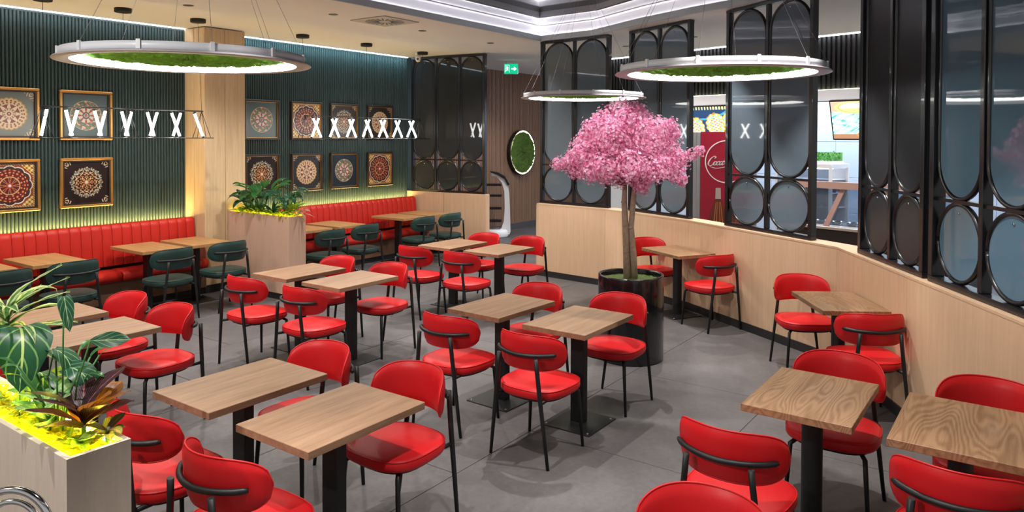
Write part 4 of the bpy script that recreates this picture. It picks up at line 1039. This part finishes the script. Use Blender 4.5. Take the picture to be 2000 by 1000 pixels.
def glyph(ch):
    C = [(.62, .80), (.70, .95), (.50, 1.02), (.22, .80), (.05, .40), (.12, .05), (.40, -.02), (.70, .22)]
    o_ = [(.38, .48), (.18, .50), (.03, .25), (.10, .02), (.30, .03), (.43, .28), (.36, .48), (.55, .42)]
    c_ = [(.42, .38), (.38, .49), (.20, .46), (.03, .22), (.12, .0), (.32, .04), (.48, .20)]
    a_ = [(.40, .42), (.25, .50), (.06, .30), (.06, .05), (.20, .0), (.36, .22), (.44, .48), (.38, .12), (.46, .0), (.58, .15)]
    l_ = [(.02, .15), (.25, .55), (.36, .92), (.26, .98), (.14, .55), (.08, .08), (.20, .0), (.34, .15)]
    return {'C': C, 'o': o_, 'c': c_, 'a': a_, 'l': l_}[ch]
mb = MB(); xo = -.275; sc = .155
def put_g(ch, x, z, s_, w):
    stroke(mb, [(x+(px+.25*pz)*s_, cz_+z+pz*s_) for px, pz in glyph(ch)], w)
x = xo
for ch, adv, s_ in (('C', .66, 1.15), ('o', .44, .95), ('c', .42, .95), ('a', .50, .95), ('-', .16, 1), ('C', .66, 1.15), ('o', .44, .95), ('l', .30, 1), ('a', .5, .95)):
    if ch == '-': flat(mb, [(x+.01, cz_-.005), (x+.045, cz_-.001), (x+.043, cz_+.014), (x+.008, cz_+.01)], -.006, 0); x += .028; continue
    put_g(ch, x, -.055+(x-xo)*.04, sc*s_*.72, .016); x += adv*sc*s_*.72*.92
stroke(mb, [(-.24, cz_-.07), (-.16, cz_-.095), (-.06, cz_-.085), (-.02, cz_-.075)], .014)
mb.build('script_lettering', wht, T)
# printed bottles
glassb = mat('print_cola_bottle', (.16, .035, .015), .3)
def bottle(cx, z0, s_):
    half = [(.115, 0), (.12, .16), (.10, .28), (.07, .37), (.045, .45), (.036, .52), (.036, .60)]
    pts = [(cx+x*s_, z0+z*s_) for x, z in half]+[(cx-x*s_, z0+z*s_) for x, z in reversed(half)]
    b_ = MB(); flat(b_, pts, -.005, 0); bo = b_.build('printed_bottle', glassb, T)
    c_ = MB(); flat(c_, [(cx-.04*s_, z0+.46*s_), (cx+.04*s_, z0+.46*s_), (cx+.036*s_, z0+.62*s_), (cx-.036*s_, z0+.62*s_)], -.007, -.005); c_.build('bottle_neck', mat('print_neck', (.50, .42, .38), .4), bo)
    h = MB()
    for k, q in enumerate((-.07, -.03, .03, .07)): flat(h, [(cx+q*s_, z0+.03), (cx+(q+.012)*s_, z0+.03), (cx+(q*.45+.006)*s_, z0+.42*s_), (cx+q*.45*s_, z0+.42*s_)], -.0065, -.005)
    h.build('bottle_highlight', mat('print_highlight', (.55, .20, .08), .4), bo)
bottle(-.12, .72, 1.0); bottle(.18, .66, .95)
# menu screens
def menu_img(kind, nx=110, ny=70):
    y_, x_ = np.mgrid[0:ny, 0:nx]; u = x_/nx; v = y_/ny; im = np.empty((ny, nx, 3))
    if kind == 0:
        im[:] = (.012, .04, .10); r = np.hypot(u-.5, (v-1.5)*.7); im[(r > .60) & (r < .64)] = (.04, .25, .38); im[(v > .9) & (np.sin(u*140) > 0)] = (.7, .6, .2)
        for i, cx in enumerate((.13, .40, .74, 1.0)):
            cv = .26+.10*i; d = np.hypot((u-cx)/.16, (v-cv)/.34); d = d+.06*np.sin(u*50)*np.sin(v*40)
            n = np.sin(u*46+i*2+3*np.sin(v*14))*np.cos(v*30+2*np.sin(u*22+i)); m_ = np.sin(u*90+5*v)*np.sin(v*70-u*20)
            im[d < 1] = (.88, .48, .04); im[(d < 1) & (n > .25)] = (1, .86, .30); im[(d < 1) & (n > .7)] = (1, .95, .8); im[(d < 1) & (n < -.3)] = (.12, .55, .72); im[(d < .62) & (m_ > .35)] = (.45, .10, .10); im[(d < .45) & (m_ < -.4)] = (.9, .62, .66); im[(d < 1) & (d > .93)] = (.35, .15, .02)
    elif kind == 1:
        im[:] = (.45, .34, .24); im[(v < .72)] = (.30, .60, .58); n = np.sin(u*26+6*v+2*np.sin(v*15))*np.cos(v*22-u*8); q = np.sin(u*70-v*50)
        im[(n > .25) & (v < .72)] = (.75, .92, .88); im[(n < -.55) & (v < .72)] = (.08, .36, .34); im[(v < .72) & (q > .93)] = (.95, 1, .98); im[v < .12] = (.30, .16, .09)
        for cx, cv, a, b in ((.30, .83, .26, .17), (.80, .80, .22, .2)):
            d = np.hypot((u-cx)/a, (v-cv)/b); im[d < 1] = (.72, .50, .20); im[(d < .84) & (v > cv-.02)] = (.95, .84, .52); im[(d < .84) & (d > .76)] = (.5, .33, .1)
        d = np.hypot((u-.45)/.16, (v-.10)/.11); im[d < 1] = (.55, .22, .08); im[d < .7] = (.85, .55, .35)
    else:
        im[:] = (.35, .60, .62); n = np.sin(u*20+v*9)+np.cos(v*17); im[n > .6] = (.12, .40, .15); im[n > 1.4] = (.85, .9, .85); im[v < .2] = (.7, .75, .8)
    return im
def menu(s0, s1, z0, z1, kind, label, tilt=0):
    c = (s0+s1)/2; wdt = s1-s0; h = z1-z0; p = bkp(c, .16)
    T = thing('menu_screen', label, 'screen', (p[0], p[1], (z0+z1)/2), math.atan2(-nb[0], nb[1])+PI if False else bang)
    T.rotation_euler = (R(14), 0, bang)
    MB().bbox(-wdt/2-.02, -.0, -h/2-.02, wdt/2+.02, .06, h/2+.02, .005).build('bezel', 'blackg', T)
    ob('display', art_mesh(menu_img(kind), wdt, h, 'display', 'screen'), T, (0, -.002, 0), (0, 0, 0))
    for q in (-.2, .2): MB().box(q*wdt-.02, .01, h/2-.10, q*wdt+.02, .16, h/2-.05).build('bracket', 'black', T)
    return T
def s_of(x, y): return ((x-BK[0][0])*tb[0]+(y-BK[0][1])*tb[1])
menu(s_of(11.75, 4.95), s_of(11.42, 3.78), 2.02, 2.56, 0, 'menu screen showing colourful filled rolls above the red fridge')
menu(s_of(11.0, 2.26), s_of(10.72, 1.2), 2.05, 2.57, 1, 'menu screen with cheese and greens pictures right of the tall glass screen')
menu(s_of(10.66, 1.0), s_of(10.36, -.1), 2.03, 2.55, 2, 'greenish menu screen glimpsed in the narrow gap between right screens')
# upright display case and front counter
T = thing('display_fridge', 'white glass fronted display fridge with greenery on top behind the counter', 'fridge', (11.53, 2.87, 0), bang)
MB().bbox(-.45, 0, .08, .45, .55, .36, .01).build('base_cabinet', 'white', T)
for x_ in (-.43, .43):
    for y_ in (.02, .53): MB().box(x_-.02, y_-.02, .36, x_+.02, y_+.02, 1.62).build('post', 'white', T)
MB().box(-.45, 0, 1.62, .45, .55, 1.68).build('top', 'white', T)
for z in (.58, .80, 1.02, 1.24, 1.44):
    sh = MB().box(-.42, .04, z, .42, .5, z+.012).build('shelf', 'white', T)
MB().box(-.38, .1, 1.606, .38, .2, 1.618).build('light_strip', 'ledwhite', T)  # emissive strip added to brighten the dark inside of the case
MB().box(-.41, .005, .38, .41, .011, 1.60).build('front_glass', 'clear', T)
MB().box(-.41, .52, .38, .41, .53, 1.60).build('rear_panel', 'whitewall', T)
rnd = random.Random(3)
for z in (1.032, 1.252):
    for k in range(7):
        x_ = -.36+k*.12; c = rnd.choice([(.55, .1, .05), (.7, .5, .1), (.1, .3, .1), (.75, .7, .6), (.3, .1, .2)])
        q = MB().lathe([(0, 0), (.035, 0), (.04, .08), (0, .09)], 12).build('food_tub', mat('tub_colour', c, .5)); q.location = Vector((11.53, 2.87, z))+Matrix.Rotation(bang, 3, 'Z')@Vector((x_, .25, 0))
        tag(q, 'small coloured food tub inside the glass display fridge', 'tub', 'food tubs in the display fridge')
PB = thing('artificial_greenery', 'low green hedge box on top of the display fridge', 'plant', (11.53, 2.87, 1.68), bang)
MB().box(-.40, .08, 0, .40, .48, .04).build('tray', 'white', PB)
MB().box(-.40, .42, .04, .40, .44, .17).build('green_panel', mat('bright_green_panel', (.25, .62, .18), .5), PB)  # plain bright green panel without emission
mb = MB(); rnd = random.Random(8)
for k in range(700):
    p = Vector((rnd.uniform(-.38, .38), rnd.uniform(.1, .46), rnd.uniform(.03, .17))); d = Vector((rnd.gauss(0, 1), rnd.gauss(0, 1), rnd.gauss(0, .6))).normalized()*.03; e = d.orthogonal().normalized()*.014
    mb.add([p, p+d*.5+e, p+d, p+d*.5-e], [(0, 1, 2, 3)])
o = mb.build('foliage', mat('hedge_green', (.06, .30, .03), .6), PB); o['kind'] = 'stuff'
T = thing('serving_counter', 'black based serving counter with rose metal framed glass guard', 'counter', (10.25, 2.15, 0), bang)
MB().bbox(-.75, 0, 0, 1.6, .6, .86, .01).build('base', 'blackg', T)
MB().bbox(-.77, -.02, .86, 1.62, .62, .90, .005).build('worktop', mat('steel_top', (.55, .5, .48), .3, metal=.5), T)
rose = mat('rose_metal', (.60, .38, .33), .35)
MB().box(-.75, .0, 1.40, 1.6, .07, 1.49).build('guard_rail', rose, T)
for x_ in (-.7, -.15, .40, 1.3):
    MB().add([(x_, 0, .9), (x_+.07, 0, .9), (x_+.07, .05, .9), (x_, .05, .9), (x_+.22, .02, 1.40), (x_+.29, .02, 1.40), (x_+.29, .07, 1.40), (x_+.22, .07, 1.40)], [(0, 3, 2, 1), (4, 5, 6, 7), (0, 1, 5, 4), (1, 2, 6, 5), (2, 3, 7, 6), (3, 0, 4, 7)]).build('guard_strut', rose, T)
MB().box(-.72, .03, .92, 1.55, .036, 1.40).build('guard_glass', 'clear', T)
rnd = random.Random(12)
for k in range(9):
    x_ = -.55+k*.22; q = MB().lathe([(0, 0), (.07, 0), (.085, .045), (.08, .045), (.066, .006), (0, .006)], 18).build('serving_pan', 'chrome')
    q.location = Vector((10.25, 2.15, .90))+Matrix.Rotation(bang, 3, 'Z')@Vector((x_, .3, 0)); tag(q, 'small steel serving pan on the counter behind the glass guard', 'pan', 'steel pans on the counter')

# chrome frame in the bottom left corner
T = thing('chrome_stand', 'curved chrome tube hoop frame cut off in the bottom left corner', 'stand', (.70, 1.93, 0), R(-54))
def arcp(r, z, n=24): return [(r*math.cos(PI*k/n), 0, z+r*math.sin(PI*k/n)) for k in range(n+1)]
MB().tube([(.085, 0, .02)]+arcp(.085, 1.16)+[(-.085, 0, .02)], .009, 10).build('tube_frame', 'chrome', T)
MB().tube([(.060, .0, .04)]+arcp(.060, 1.158)+[(-.060, .0, .04)], .007, 10).build('inner_tube', 'chrome', T)
MB().bbox(-.16, -.16, 0, .16, .16, .02, .005).build('base_plate', 'chrome', T)
MB().bbox(-.10, -.012, .60, .10, .012, .64, .004).build('cross_bar', 'chrome', T)
